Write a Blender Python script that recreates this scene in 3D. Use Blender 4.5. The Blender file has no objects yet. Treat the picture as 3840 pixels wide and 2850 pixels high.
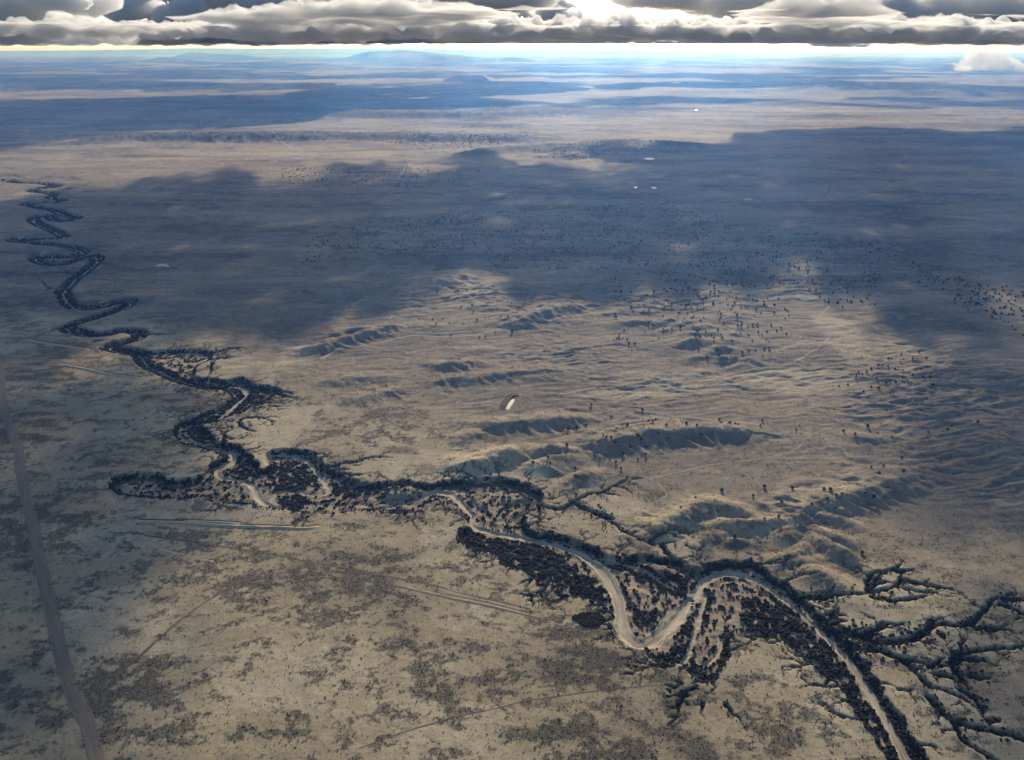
import bpy, math, random
import numpy as np

sc = bpy.context.scene
col = sc.collection
rng = np.random.default_rng(7)
random.seed(7)
R = math.radians

# ------------------------------------------------------------------ camera, sky, sun, exposure
CAM_H = 700.0                 # metres above the plain
FPX, PW, PH = 2900.0, 3840.0, 2850.0
HORIZON_V = 178.0
PITCH = math.atan((PH / 2 - HORIZON_V) / FPX)
SUN_EL, SUN_AZ = R(17.5), R(8.5)
cam = bpy.data.cameras.new("camera")
cam.sensor_width = 36.0
cam.lens = FPX / PW * 36.0
cam.clip_start, cam.clip_end = 1.0, 600000.0
cam_ob = bpy.data.objects.new("camera", cam)
cam_ob.location = (0, 0, CAM_H)
cam_ob.rotation_euler = (math.pi / 2 - PITCH, 0, 0)
col.objects.link(cam_ob)
sc.camera = cam_ob

world = bpy.data.worlds.new("World")
sc.world = world
world.use_nodes = True
wn = world.node_tree
wn.nodes.clear()
sky = wn.nodes.new("ShaderNodeTexSky")
sky.sky_type = 'NISHITA'
sky.sun_disc = False
sky.sun_elevation, sky.sun_rotation = SUN_EL, SUN_AZ
sky.altitude = 1800
sky.air_density, sky.dust_density, sky.ozone_density = 1.0, 1.8, 1.5
bg = wn.nodes.new("ShaderNodeBackground")
bg.inputs["Strength"].default_value = 0.115
wout = wn.nodes.new("ShaderNodeOutputWorld")
wn.links.new(sky.outputs[0], bg.inputs[0])
wn.links.new(bg.outputs[0], wout.inputs[0])

sun = bpy.data.lights.new("sun", 'SUN')
sun.energy = 5.0
sun.angle = R(0.6)
sun.color = (1.0, 0.84, 0.61)
sun_ob = bpy.data.objects.new("sun", sun)
sun_ob.rotation_euler = (math.pi / 2 - SUN_EL, 0, math.pi - SUN_AZ)
sun_ob.location = (0, 0, 5000)
col.objects.link(sun_ob)

sc.view_settings.view_transform = 'Standard'
sc.view_settings.look = 'None'
sc.view_settings.exposure = 0.25
sc.view_settings.gamma = 1.0
sc.view_settings.use_curve_mapping = False
sc.render.engine = 'CYCLES'
cy = sc.cycles
cy.max_bounces, cy.diffuse_bounces, cy.glossy_bounces = 8, 2, 2
cy.volume_bounces, cy.transparent_max_bounces, cy.transmission_bounces = 5, 64, 2
cy.use_denoising = True
cy.use_adaptive_sampling = True
cy.adaptive_threshold = 0.02

SUN_DIR = np.array([math.sin(SUN_AZ) * math.cos(SUN_EL), math.cos(SUN_AZ) * math.cos(SUN_EL), math.sin(SUN_EL)])

# ------------------------------------------------------------------ helpers
FR = {'S': (0, 0, 1.0), 'W': (0, 0, 2226 / 3840), 'R1': (0, 0, 1.739), 'R2': (1280, 0, 1.739), 'R3': (2560, 0, 1.739),
      'A1': (0, 640, 3.71), 'A2': (0, 1000, 3.71), 'B': (400, 1280, 2.968), 'C': (400, 1650, 2.968),
      'D': (1000, 1650, 2.968), 'E': (1550, 1750, 2.968), 'F': (2150, 1900, 2.968), 'G': (1900, 2150, 2.4733),
      'H': (2850, 2050, 2.2485), 'I': (2850, 2250, 2.2485), 'J': (1700, 1400, 1.855), 'K': (2300, 1000, 2.226),
      'P5': (1000, 600, 1.855), 'P6': (2200, 600, 1.3573), 'Q7': (2400, 1300, 1.5458), 'Q5': (0, 1950, 1.7123),
      'Q6': (1200, 2100, 1.7123), 'Q4': (2400, 1900, 1.5458), 'L': (0, 600, 2.065), 'M': (0, 1300, 2.065)}


def ground_pt(u, v, z=0.0):
    """survey reading -> point on the plane at height z"""
    x, y = u - PW / 2, PH / 2 - v
    cp, sp = math.cos(PITCH), math.sin(PITCH)
    d = (x, FPX * cp + y * sp, -FPX * sp + y * cp)
    t = (z - CAM_H) / d[2]
    return (d[0] * t, d[1] * t)


def tr(s, z=0.0):
    """'F x,y x,y G x,y ...' -> Nx2 ground points"""
    out = []
    f = None
    for tok in s.split():
        if ',' not in tok:
            f = FR[tok]
        else:
            a, b = tok.split(',')
            out.append(ground_pt(f[0] + float(a) / f[2], f[1] + float(b) / f[2], z))
    return np.array(out)


def smooth(a, b, x):
    t = np.clip((x - a) / (b - a), 0, 1)
    return t * t * (3 - 2 * t)


def _hash(ix, iy, seed):
    h = (ix.astype(np.int64) * 374761393 + iy.astype(np.int64) * 668265263 + seed * 2147483647) & 0xffffffff
    h = ((h ^ (h >> 13)) * 1274126177) & 0xffffffff
    return ((h ^ (h >> 16)) & 0xffff).astype(np.float32) / 65536.0


def perlin(x, y, seed=0):
    ix, iy = np.floor(x), np.floor(y)
    fx, fy = (x - ix).astype(np.float32), (y - iy).astype(np.float32)
    ux, uy = fx * fx * fx * (fx * (fx * 6 - 15) + 10), fy * fy * fy * (fy * (fy * 6 - 15) + 10)

    def g(dx, dy):
        a = _hash(ix + dx, iy + dy, seed) * np.float32(2 * math.pi)
        return np.cos(a) * (fx - dx) + np.sin(a) * (fy - dy)
    a, b, c, d = g(0, 0), g(1, 0), g(0, 1), g(1, 1)
    return ((a * (1 - ux) + b * ux) * (1 - uy) + (c * (1 - ux) + d * ux) * uy) * 1.5


def fbm(x, y, octs=4, seed=0, gain=0.5, lac=2.03):
    s, amp = 0, 1.0
    for o in range(octs):
        s = s + amp * perlin(x, y, seed + o * 17)
        x, y, amp = x * lac + 13.7, y * lac - 7.3, amp * gain
    return s


def resample(pts, step):
    pts = np.asarray(pts, float)
    # Catmull-Rom through the readings, then even spacing
    P = np.vstack([2 * pts[0] - pts[1], pts, 2 * pts[-1] - pts[-2]])
    out = []
    for i in range(1, len(P) - 2):
        t = np.linspace(0, 1, 8, endpoint=False)[:, None]
        p0, p1, p2, p3 = P[i - 1], P[i], P[i + 1], P[i + 2]
        out.append(0.5 * ((2 * p1) + (-p0 + p2) * t + (2 * p0 - 5 * p1 + 4 * p2 - p3) * t ** 2 + (-p0 + 3 * p1 - 3 * p2 + p3) * t ** 3))
    q = np.vstack(out + [pts[-1:]])
    s = np.r_[0, np.cumsum(np.hypot(*(q[1:] - q[:-1]).T[:2]))]
    n = max(2, int(s[-1] / step) + 1)
    ss = np.linspace(0, s[-1], n)
    return np.stack([np.interp(ss, s, q[:, k]) for k in range(q.shape[1])], 1)


def in_poly(x, y, poly):
    inside = np.zeros(x.shape, bool)
    n = len(poly)
    for i in range(n):
        x1, y1 = poly[i]
        x2, y2 = poly[(i + 1) % n]
        if y1 == y2:
            continue
        c = ((y1 > y) != (y2 > y)) & (x < (x2 - x1) * (y - y1) / (y2 - y1) + x1)
        inside ^= c
    return inside


def seg_dist(x, y, a, b):
    dx, dy = b[0] - a[0], b[1] - a[1]
    L2 = dx * dx + dy * dy + 1e-9
    t = np.clip(((x - a[0]) * dx + (y - a[1]) * dy) / L2, 0, 1)
    ex, ey = x - (a[0] + t * dx), y - (a[1] + t * dy)
    return np.sqrt(ex * ex + ey * ey), t, ex, ey


def mesh_object(name, verts, faces, mat=None, parent=None, smooth_shade=False, link=True):
    me = bpy.data.meshes.new(name)
    verts = np.asarray(verts, np.float32)
    me.vertices.add(len(verts))
    me.vertices.foreach_set("co", verts.ravel())
    if isinstance(faces, np.ndarray):
        n, k = faces.shape
        me.loops.add(n * k)
        me.loops.foreach_set("vertex_index", faces.astype(np.int32).ravel())
        me.polygons.add(n)
        me.polygons.foreach_set("loop_start", np.arange(0, n * k, k, dtype=np.int32))
    else:
        tot = sum(len(f) for f in faces)
        me.loops.add(tot)
        me.loops.foreach_set("vertex_index", np.fromiter((i for f in faces for i in f), np.int32, tot))
        me.polygons.add(len(faces))
        me.polygons.foreach_set("loop_start", np.r_[0, np.cumsum([len(f) for f in faces])[:-1]].astype(np.int32))
    me.update(calc_edges=True)
    if smooth_shade:
        me.polygons.foreach_set("use_smooth", np.ones(len(me.polygons), bool))
    if mat:
        me.materials.append(mat)
    ob = bpy.data.objects.new(name, me)
    if link:
        col.objects.link(ob)
    if parent:
        ob.parent = parent
    return ob


def tag(o, label=None, cat=None, group=None, kind=None):
    if label: o["label"] = label
    if cat: o["category"] = cat
    if group: o["group"] = group
    if kind: o["kind"] = kind
    return o


def new_mat(name):
    m = bpy.data.materials.new(name)
    m.use_nodes = True
    nt = m.node_tree
    nt.nodes.clear()
    out = nt.nodes.new("ShaderNodeOutputMaterial")
    return m, nt, out


def node(nt, kind, **kw):
    n = nt.nodes.new(kind)
    for k, v in kw.items():
        if k.startswith("in_"):
            key = k[3:]
            n.inputs[int(key) if key.isdigit() else key].default_value = v
        else:
            setattr(n, k, v)
    return n


def simple_mat(name, rgb, rough=0.9, noise_scale=0.0, amp=0.35, spec=0.1):
    m, nt, out = new_mat(name)
    b = node(nt, "ShaderNodeBsdfPrincipled")
    b.inputs["Roughness"].default_value = rough
    b.inputs["Specular IOR Level"].default_value = spec
    if noise_scale:
        tc = node(nt, "ShaderNodeNewGeometry")
        nz = node(nt, "ShaderNodeTexNoise")
        nz.inputs["Scale"].default_value = noise_scale
        nz.inputs["Detail"].default_value = 5
        nt.links.new(tc.outputs["Position"], nz.inputs["Vector"])
        mr = node(nt, "ShaderNodeMapRange")
        mr.inputs[1].default_value, mr.inputs[2].default_value = 0.3, 0.7
        mr.inputs[3].default_value, mr.inputs[4].default_value = 1 - amp, 1 + amp
        nt.links.new(nz.outputs[0], mr.inputs[0])
        mx = node(nt, "ShaderNodeVectorMath", operation='SCALE')
        mx.inputs[0].default_value = rgb
        nt.links.new(mr.outputs[0], mx.inputs["Scale"])
        nt.links.new(mx.outputs[0], b.inputs["Base Color"])
    else:
        b.inputs["Base Color"].default_value = (*rgb, 1)
    nt.links.new(b.outputs[0], out.inputs[0])
    return m

# ------------------------------------------------------------------ survey of the land (readings in survey frames)
RIVER = tr("A1 -60,130 0,125 90,120 190,150 330,160 480,165 620,175 740,195 790,212 700,222 560,232 450,252 440,268 520,288 640,300 760,318 "
           "710,345 720,375 800,385 870,400 810,425 640,432 460,440 330,447 400,470 540,500 680,525 800,560 900,600 1000,630 1070,648 "
           "1000,675 900,690 780,680 720,650 690,620 600,610 500,625 462,660 480,700 560,745 680,790 800,850 890,905 820,930 620,938 400,942 "
           "180,952 280,975 450,990 640,1015 850,1030 1000,1060 1120,1100 1140,1130 1080,1165 960,1190 850,1195 700,1182 560,1180 485,1202 "
           "530,1240 640,1280 760,1297 900,1288 1020,1250 1150,1200 1250,1175 1320,1190 1345,1225 1310,1280 1230,1340 1160,1400 1100,1450 "
           "A2 1050,140 980,210 900,290 875,335 895,400 940,470 1010,530 1080,555 1200,565 1350,550 1500,520 1620,485 1740,455 1800,470 1775,520 "
           "1650,580 1500,630 1330,690 1150,740 1000,790 935,830 970,870 1080,890 1200,922 1350,932 1500,918 1620,890 1750,875 1880,890 1945,930 "
           "1900,980 1790,1020 1670,1055 1560,1070 1520,1092 1570,1125 1700,1150 1850,1170 1930,1190 "
           "B 400,170 440,220 520,270 600,300 720,360 850,410 1000,450 1150,485 1300,490 1400,470 1490,472 1545,510 1540,570 1480,620 1400,690 "
           "1330,760 1240,820 1100,860 960,890 860,920 805,955 805,1000 850,1050 950,1110 1080,1150 1250,1170 1350,1190 1405,1230 1390,1290 "
           "1310,1340 1225,1395 C 1225,320 1235,365 1330,392 1450,412 1570,440 1640,500 1680,590 1750,660 1850,710 1960,740 2100,760 "
           "D 480,785 660,795 830,785 1000,760 1180,735 1380,700 1560,650 1720,605 1800,560 1870,535 1980,545 E 430,270 520,350 600,440 655,520 "
           "650,580 680,630 760,660 870,690 1000,715 1200,750 1400,790 1560,820 1700,870 1850,930 F 200,570 300,650 380,740 430,830 480,920 "
           "510,1020 520,1120 530,1220 560,1330 620,1420 700,1480 G 1180,630 1280,620 1380,565 1480,480 1570,380 1640,290 1720,190 "
           "F 1320,1020 1390,900 1430,825 1500,765 1600,715 1720,695 1850,705 1980,745 Q4 707,415 800,485 900,560 980,632 1060,710 1150,800 "
           "1220,880 1290,980 1360,1090 1420,1190 1480,1300 1540,1410 1600,1510 1690,1680")

ARROYO = tr("B 380,110 560,90 800,85 1000,90 1180,110 1200,140 1150,200 1060,240 980,300 1000,340 950,380 1100,400 1350,430 1500,395 1600,430 "
            "1620,480 1780,490 1950,520 1900,570 1830,620 1700,690 1560,760 1420,820 1280,860 1150,890 1040,910 1160,1010 1250,1110 1330,1130 "
            "1440,1140 1530,1200 1620,1260 1690,1340 1700,1430 C 1690,310 1740,320 1850,270 1830,200 1800,150 1840,105 1950,90 2130,100 "
            "D 380,100 520,130 600,200 640,280 720,330 850,370 960,430 1080,470 1230,475 1380,455 1550,445 1700,465 1820,490 1900,455 2050,440 "
            "E 420,150 620,130 800,115 1000,120 1180,150 1320,205 1420,260 1455,310 1430,370 1370,420 1290,490 1240,540 1260,620 1300,700 "
            "1400,730 1500,720 1700,770 1900,840 2050,900 F 250,440 400,540 560,560 680,530 800,520 950,545 1060,560 1150,590 1250,650 1400,665 "
            "1560,620 1700,600 1850,610 2000,590 2050,640 2200,740 Q4 860,455 950,520 1030,600 1120,700 1160,740 1240,800 1300,880 1350,960 "
            "1420,1070 1480,1170 1560,1270 1640,1400 1720,1520 1830,1700 1560,1700 1480,1560 1440,1480 1380,1380 1330,1300 1280,1220 1230,1150 "
            "1180,1060 1100,1000 1040,940 960,880 880,820 780,760 690,710 600,715 520,730 515,860 480,920 430,1000 360,1015 290,980 240,900 "
            "150,920 80,890 45,840 G 1180,668 1110,615 1085,540 1040,500 1000,440 985,380 930,330 880,270 820,250 700,215 600,215 500,190 430,170 "
            "E 1580,1340 1400,1290 1350,1220 1250,1180 1100,1130 980,1060 930,1000 800,950 680,930 560,880 500,820 505,740 520,690 600,655 "
            "640,640 600,600 630,555 560,510 480,440 440,400 300,400 200,440 130,490 50,500 D 1650,800 1560,790 1450,775 1200,778 1000,785 "
            "830,805 660,815 480,808 300,785 120,755 C 1880,765 1780,735 1700,740 1650,720 1550,700 1400,700 1250,690 1150,650 1100,620 900,650 "
            "700,650 500,640 300,620 150,590 50,550 20,490 60,430 150,390 300,365 480,345 600,365 680,425 800,435 950,410 1060,380 1080,330 "
            "1130,270 1220,220 1330,190 1280,160 1200,120 1080,80 950,60 B 850,1120 770,1080 750,1000 770,930 830,880 960,850 1050,800 1200,740 "
            "1340,700 1400,620 1380,580 1340,550 1240,510 1100,490 950,490 820,450 700,390 600,330 555,280 480,220 400,160")

# abandoned loops inside the belt: (path, half width, sandy or dark)
OLD_BEDS = [("D 20,250 15,180 60,128 200,128 380,178 500,250 570,350 650,440 692,520 640,560 450,562 250,532 100,570 50,640", 3.6, True),
            ("C 1220,372 1130,410 1000,450 850,485 680,470 570,415 430,395 230,415 110,470 110,530 220,580 420,605 650,610", 3.4, False),
            ("E 300,215 430,190 650,168 900,160 1120,190 1300,250 1395,315 1340,390 1230,470 1140,550", 5.5, False),  # shade on this loop's floor is painted as dark bed colour
            ("B 1600,480 1720,530 1800,570 1700,620", 4.0, False), ("B 430,140 700,120 950,110 1090,140 1080,190 900,215 700,200", 3.0, True),
            ("F 420,560 600,610 850,700 1000,800 1150,880", 2.5, True), ("G 1850,150 1800,330 1740,520 1690,700 1600,810", 3.0, True), ("G 2000,560 1960,700 1850,800 1780,780", 3.0, True)]

# high remnants left standing inside the incised belt: (outline, floor depth there)
TERRACES = [(tr("D 1270,565 1310,525 1420,495 1560,490 1700,512 1775,560 1650,592 1450,612 1300,604"), 1.5),
            (tr("E 640,310 720,290 830,330 830,400 750,440 680,420"), 4.5),
            (tr("E 980,290 1080,250 1200,260 1290,300 1200,350 1080,385 1000,380"), 4.0),
            (tr("F 660,620 830,590 1000,610 1120,660 1230,720 1130,770 950,720 780,680"), 4.5),
            (tr("F 560,830 700,830 900,960 1020,1040 960,1150 700,1110 600,1000"), 6.0)]

# side gullies: (path, half width, depth)
GULLIES = [
    ("E 1370,420 1450,430 1550,465 1650,480 1680,450 1760,420 1790,380 1900,340 2040,290 2120,290 2226,230 J 1170,762 1230,772 1310,792", 5, 5),
    ("J 1130,785 1200,800 1250,838", 3, 3), ("J 1040,830 1100,845 1180,850", 3, 3), ("J 1170,762 1190,750 1280,775", 2.5, 2.5),
    ("E 1790,390 1850,440 1980,480 2060,520 2226,570 F 230,40 340,110 430,150 520,220 600,280 680,330 760,370 850,405 950,415", 7, 7),
    ("F 850,400 950,350 1080,300 1130,275", 4, 4), ("F 950,415 1050,390 1140,390", 4, 4), ("F 1000,430 1050,500 1100,570 1200,600 1290,650", 7, 7),
    ("B 1480,880 1500,920 1560,970 1680,1000", 6, 5), ("B 1480,880 1520,850 1620,840 1750,850 1880,900", 5, 4),
    ("B 1750,850 1840,835 1930,845", 3, 3), ("B 1560,970 1600,930 1560,890", 3, 3),
    ("B 1150,200 1300,185 1450,180 1520,170", 5, 4), ("B 1160,240 1160,330 1130,390", 6, 5), ("B 1160,330 1280,290", 3, 3),
    ("B 1180,130 1330,100 1530,80", 8, 6), ("B 1300,1130 1300,1060 1340,980 1380,930", 7, 6), ("B 1310,1060 1420,1085 1520,1080", 4, 3),
    ("B 1900,570 2000,610 2150,640", 8, 6), ("B 1930,550 2030,565 2070,600", 6, 5), ("B 1700,690 1830,680 1960,690", 5, 4),
    ("B 1640,740 1800,720 2020,720", 4, 3.5), ("B 1560,1210 1650,1190 1750,1150", 4, 3.5),
    ("D 640,290 760,290 880,245 1020,240 1100,200 1250,190 1400,195", 5, 5), ("D 720,340 820,320 920,330", 6, 5),
    ("D 800,360 930,380 1040,400", 6, 5), ("D 900,410 980,380 1050,375", 4, 4), ("D 600,200 650,170 720,150", 4, 4),
    ("E 1400,440 1400,560 1380,640 1400,720", 5, 5),
    ("H 340,400 500,420 700,415 850,410 930,395", 9, 8), ("H 940,380 920,320 940,250 980,210", 8, 6), ("H 925,330 890,310", 5, 4),
    ("H 940,390 980,300 1060,220 1160,180 1200,130 1210,110", 6, 5), ("H 1060,220 1010,205 975,200", 5, 4), ("H 1160,200 1240,190 1300,180", 7, 5),
    ("H 1160,330 1200,250 1190,200", 6, 5), ("H 950,370 1060,360 1160,325", 5, 5), ("H 985,300 1060,295 1120,300", 4, 4),
    ("H 950,430 1100,440 1280,430 1420,400 1500,390", 6, 5), ("H 1160,330 1300,360 1450,375 1530,365", 5, 4), ("H 1200,270 1350,310 1500,330 1650,345", 7, 5),
    ("H 680,720 760,740 850,760 960,790 1100,800 1250,780 1350,730 1450,660 1560,640 1700,660 1780,640 1830,580 1900,520 1980,440 2060,420 2140,380", 11, 9),
    ("H 2040,480 2226,560 2400,620", 8, 7), ("H 2060,440 2226,450 2400,470", 7, 6), ("H 1450,650 1480,610 1540,595", 5, 5),
    ("H 850,740 960,690 1040,630", 9, 6), ("H 930,740 1010,690 1120,650 1180,690", 8, 6), ("H 800,720 830,690", 5, 5),
    ("H 600,580 660,570 740,590", 8, 6), ("H 620,640 690,630 740,620", 6, 5), ("H 590,570 620,550 650,535", 7, 6),
    ("H 770,850 900,870 1000,880 1100,920 1200,960 1270,1020 1340,1100 1420,1180 1560,1220 1700,1270 1800,1340 1880,1420", 10, 9),
    ("H 1150,930 1300,960 1420,1000 1470,1010", 8, 7), ("H 1430,1010 1500,960 1560,930", 6, 5),
    ("I 1440,830 1540,940 1650,1040 1700,1150 1800,1220 1960,1330 2100,1440 2250,1540", 8, 8), ("I 1650,1010 1800,1070 1950,1100 2080,1120 2226,1180 2400,1260", 10, 9),
    ("I 1700,760 1800,830 1870,900 1890,1000", 9, 8), ("I 1930,1020 1990,1010 2020,1000", 6, 6),
    ("H 1720,1130 1680,1060 1650,1000 1650,950 1690,900 1760,910 1850,890 2000,870 2226,850 2400,840", 9, 8), ("H 1700,930 1690,1040 1705,1120", 6, 6),
    ("H 1710,880 1700,820 1740,780", 6, 5), ("H 1760,950 1880,960 1950,990 2030,1030", 7, 5), ("H 1780,1080 1870,1100 1960,1100", 7, 5),
    ("H 1520,1000 1600,1000", 5, 4), ("H 1500,1070 1600,1090 1680,1140 1740,1170 1830,1220", 7, 6), ("H 1900,690 2040,690 2160,740", 7, 5),
    ("H 1820,690 1860,690", 6, 5), ("H 1530,740 1570,800", 7, 5), ("H 1440,790 1500,830", 6, 4),
    ("G 1750,1050 1660,1110 1560,1130 1450,1150", 4, 4), ("G 1660,1110 1630,1190 1590,1240 1600,1300 1560,1360 1500,1410", 5, 5),
    ("G 1590,1240 1490,1250", 3, 3), ("G 1640,1190 1700,1230", 3, 3), ("G 1520,1110 1480,1080", 3, 3), ("G 1590,1330 1500,1340", 2.5, 2.5),
    ("G 1820,1210 1820,1300 1840,1350", 4, 3.5), ("G 1820,1230 1760,1220", 3, 2.5), ("G 2040,1220 2100,1290 2180,1370", 4, 3.5), ("G 2060,1260 2050,1340", 3, 3),
    ("G 1430,870 1350,850 1270,840", 3, 3), ("G 1620,1030 1560,1050 1470,1040", 3.5, 3), ("G 1610,1030 1560,990", 2.5, 2.5),
    ("G 200,190 230,250 240,310", 4, 3.5), ("G 190,200 110,190", 3, 3), ("G 300,170 330,240 330,290", 3.5, 3), ("G 240,60 190,100 170,140", 4, 3.5),
    ("G 230,240 180,260", 2.5, 2.5), ("G 950,490 1000,540 1040,570 1000,600", 5, 4),
    ("A2 1150,190 1350,185 1550,195 1600,230", 6, 4), ("A2 850,280 700,310 540,315", 6, 4), ("A2 700,310 570,215 480,140 400,130", 5, 3),
    ("A2 900,840 800,850 690,890", 8, 5), ("A2 880,880 800,910", 6, 4), ("A2 2000,920 2226,935 2400,930", 8, 5), ("A2 1850,490 1950,470", 6, 4),
    ("A2 1300,1040 1400,1020 1540,1010", 8, 5), ("A1 1350,1270 1480,1300 1600,1310", 22, 7), ("A1 1150,1120 1300,1105 1460,1135", 8, 5),
    ("A1 900,920 960,900 1030,900", 14, 6), ("A1 1100,1440 900,1420 620,1440", 26, 7), ("A1 800,250 960,260 1240,200", 8, 4),
    ("A1 890,330 1200,300 1500,275 1700,262", 8, 4), ("A1 820,545 1000,520 1190,515", 10, 5), ("A1 1080,640 1200,620 1300,640", 8, 5),
    ("A1 -60,45 100,45 220,60 300,85 380,95", 16, 6), ("A1 640,78 740,80", 14, 4), ("A1 790,88 930,85 1080,88", 16, 5),
]

# ridges: (crest, height, front width, back width, rill strength)
RIDGES = [
    ("J 200,352 400,335 640,315 850,295 960,300", 16, 42, 70, .5), ("J 50,425 150,395 230,420", 12, 38, 45, .3), ("J 10,330 100,322 190,335", 9, 40, 50, .3),
    ("J -10,585 110,607 340,540 600,515 820,503 900,488", 19, 55, 60, .35), ("J 480,665 620,600 760,565 900,542", 15, 50, 45, .3), ("J 820,600 910,588 940,592", 9, 30, 30, .2),
    ("J 750,745 860,705 960,672 1040,665", 15, 42, 36, .25), ("J 760,800 830,790 890,800", 9, 30, 30, .2),
    ("J 900,490 1040,472 1200,440 1300,408 1480,405 1680,378 1900,385 2080,372", 20, 48, 80, .8), ("J 1500,420 1600,410 1700,440", 9, 26, 30, .5),
    ("J 920,520 1000,560 1080,590", 10, 34, 24, .3), ("J 770,215 830,235 890,240", 7, 28, 40, .2), ("J 800,480 900,440 960,400 1020,370", 8, 35, 40, .5),
    ("Q7 0,1065 170,992 330,912 410,898 560,928 700,985", 17, 48, 55, .25), ("Q7 340,1015 520,1010 700,1005 850,992 930,958", 15, 42, 40, .3),
    ("Q7 850,990 930,958 990,905 1100,868 1300,818 1450,758 1600,700", 19, 44, 65, .9), ("Q7 330,1120 430,1080 520,1040", 11, 34, 38, .2),
    ("Q7 930,965 1080,970 1200,985 1270,1010", 11, 30, 26, .25), ("Q7 960,1000 1050,1050 1150,1090 1260,1105", 12, 32, 26, .2),
    ("Q7 990,1050 1090,1120 1190,1170 1300,1255", 14, 38, 28, .2), ("Q7 900,1005 830,1050 740,1090", 10, 30, 26, .25), ("Q7 930,1040 860,1070 760,1110", 10, 30, 26, .2),
    ("Q7 980,1130 900,1190 760,1230 660,1245", 11, 38, 34, .1), ("Q7 470,1140 560,1115 660,1120", 9, 32, 40, .2), ("Q7 560,1070 640,1055 700,1050", 7, 28, 36, .2),
    ("Q7 620,1185 560,1195", 5, 24, 28, .2), ("Q4 640,320 780,300 900,288 1010,272", 12, 42, 40, .15), ("Q4 880,430 960,375 1030,358 1120,400 1250,470", 17, 62, 46, .1),
    ("Q7 650,860 720,905 810,940", 9, 30, 26, .25), ("Q7 820,850 900,870 960,900", 7, 26, 26, .25), ("Q7 1230,630 1330,645", 7, 24, 34, .2), ("Q7 1130,655 1220,672", 7, 24, 34, .2),
    ("Q7 1180,700 1270,712 1310,690", 8, 26, 34, .2), ("Q7 1130,735 1230,750", 8, 26, 34, .2), ("Q7 1090,770 1190,782", 6, 24, 30, .2), ("Q7 1050,805 1130,812", 6, 24, 30, .2),
    ("Q7 320,855 375,862", 6, 24, 30, .1), ("Q7 1110,572 1180,568", 6, 26, 36, .2), ("Q7 1190,520 1330,530 1470,525", 7, 30, 50, .3), ("Q7 1620,400 1760,395", 7, 36, 60, .3),
    ("Q7 1200,405 1290,410", 7, 30, 50, .3), ("Q7 2120,965 2160,945 2226,915", 14, 50, 60, .1), ("Q7 1960,790 2080,800", 7, 35, 60, .2), ("Q7 1600,720 1740,755", 10, 36, 44, .5),
    ("K 470,640 680,605 830,610", 17, 45, 60, .4), ("K 650,600 700,590 790,590", 10, 40, 50, .4), ("K 800,690 900,658 1020,660", 20, 45, 50, .4), ("K 600,768 690,748 770,738", 9, 30, 40, .4),
    ("K 880,772 930,742 1000,740", 13, 34, 40, .6), ("K 960,772 1030,735 1080,750", 13, 34, 40, .6), ("K 1080,772 1130,748 1230,792", 16, 40, 40, .6), ("K 1060,822 1115,790 1170,825", 14, 40, 40, .4),
    ("K 950,600 1040,598", 13, 34, 44, .5), ("K 960,560 1060,540", 13, 34, 50, .6), ("K 1000,450 1030,410 1070,370", 10, 40, 50, .6), ("K 1000,500 1120,510", 12, 40, 50, .5),
    ("K 0,482 200,452 390,462", 11, 40, 60, .6), ("K 330,490 440,452 560,440", 11, 36, 60, .6), ("K 480,500 600,470 700,455", 10, 36, 60, .6), ("K 620,530 720,500 800,490", 10, 36, 60, .6),
    ("K 1090,315 1200,320 1320,345", 9, 45, 60, .6), ("K 1120,455 1230,470", 9, 34, 44, .5), ("K 1200,640 1330,650", 8, 34, 50, .4), ("K 1260,735 1400,728", 10, 40, 60, .3), ("K 1630,640 1720,630", 10, 50, 60, .2),
    ("K 0,395 160,372 400,385", 8, 40, 70, .5), ("K 560,580 700,560 860,550", 8, 34, 50, .5), ("K 1250,560 1380,545", 7, 34, 50, .4), ("K 700,880 780,860 850,850", 8, 34, 50, .3), ("K 360,540 500,520", 7, 34, 50, .5),
    ("P5 205,1312 380,1280 500,1242 700,1190 930,1130", 18, 46, 60, .7), ("P5 385,1228 560,1182 650,1172 800,1160", 13, 42, 50, .5), ("P5 295,1355 390,1320", 7.15, 38, 44, .3),
    ("P5 1150,855 1300,808 1430,795", 20, 60, 90, .9), ("P5 1690,1130 1900,1058 2100,1010 2226,985", 20, 55, 80, .8), ("P5 1130,1392 1250,1412 1400,1400 1530,1398", 15, 46, 60, .7),
    ("P5 1060,1150 1200,1140", 10, 38, 60, .4), ("P5 1540,1025 1640,1020", 7, 36, 60, .3), ("P5 760,1115 880,1105", 9, 50, 80, .2), ("P5 1400,1330 1500,1310", 7, 34, 60, .3), ("P5 1340,1270 1440,1262", 7, 34, 60, .3),
    ("P5 1260,1358 1330,1350", 8, 34, 60, .3), ("P5 100,765 300,745 560,715", 9, 80, 150, .2), ("P5 300,845 480,830", 8, 70, 140, .2), ("P5 270,870 560,845", 7, 70, 120, .2),
    ("W 690,830 770,822 850,818", 7.15, 42, 60, .4), ("W 755,868 830,852 895,838", 8.45, 48, 60, .4), ("W 925,828 1000,822 1060,818 1220,803", 9.75, 46, 60, .7),
    ("P6 1400,860 1520,790 1660,720", 10, 60, 90, .2), ("P6 1780,930 1960,920 2130,915", 7, 60, 100, .2), ("P6 1220,420 1500,430 1650,450", 16, 110, 160, .5),
    ("P6 1280,500 1450,470 1560,450", 14, 90, 140, .4), ("P6 1560,620 1700,680 1880,720", 10, 70, 110, .3), ("P6 0,576 300,574", 9, 60, 120, .3), ("P6 180,575 280,568", 10, 60, 110, .3),
]

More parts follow.
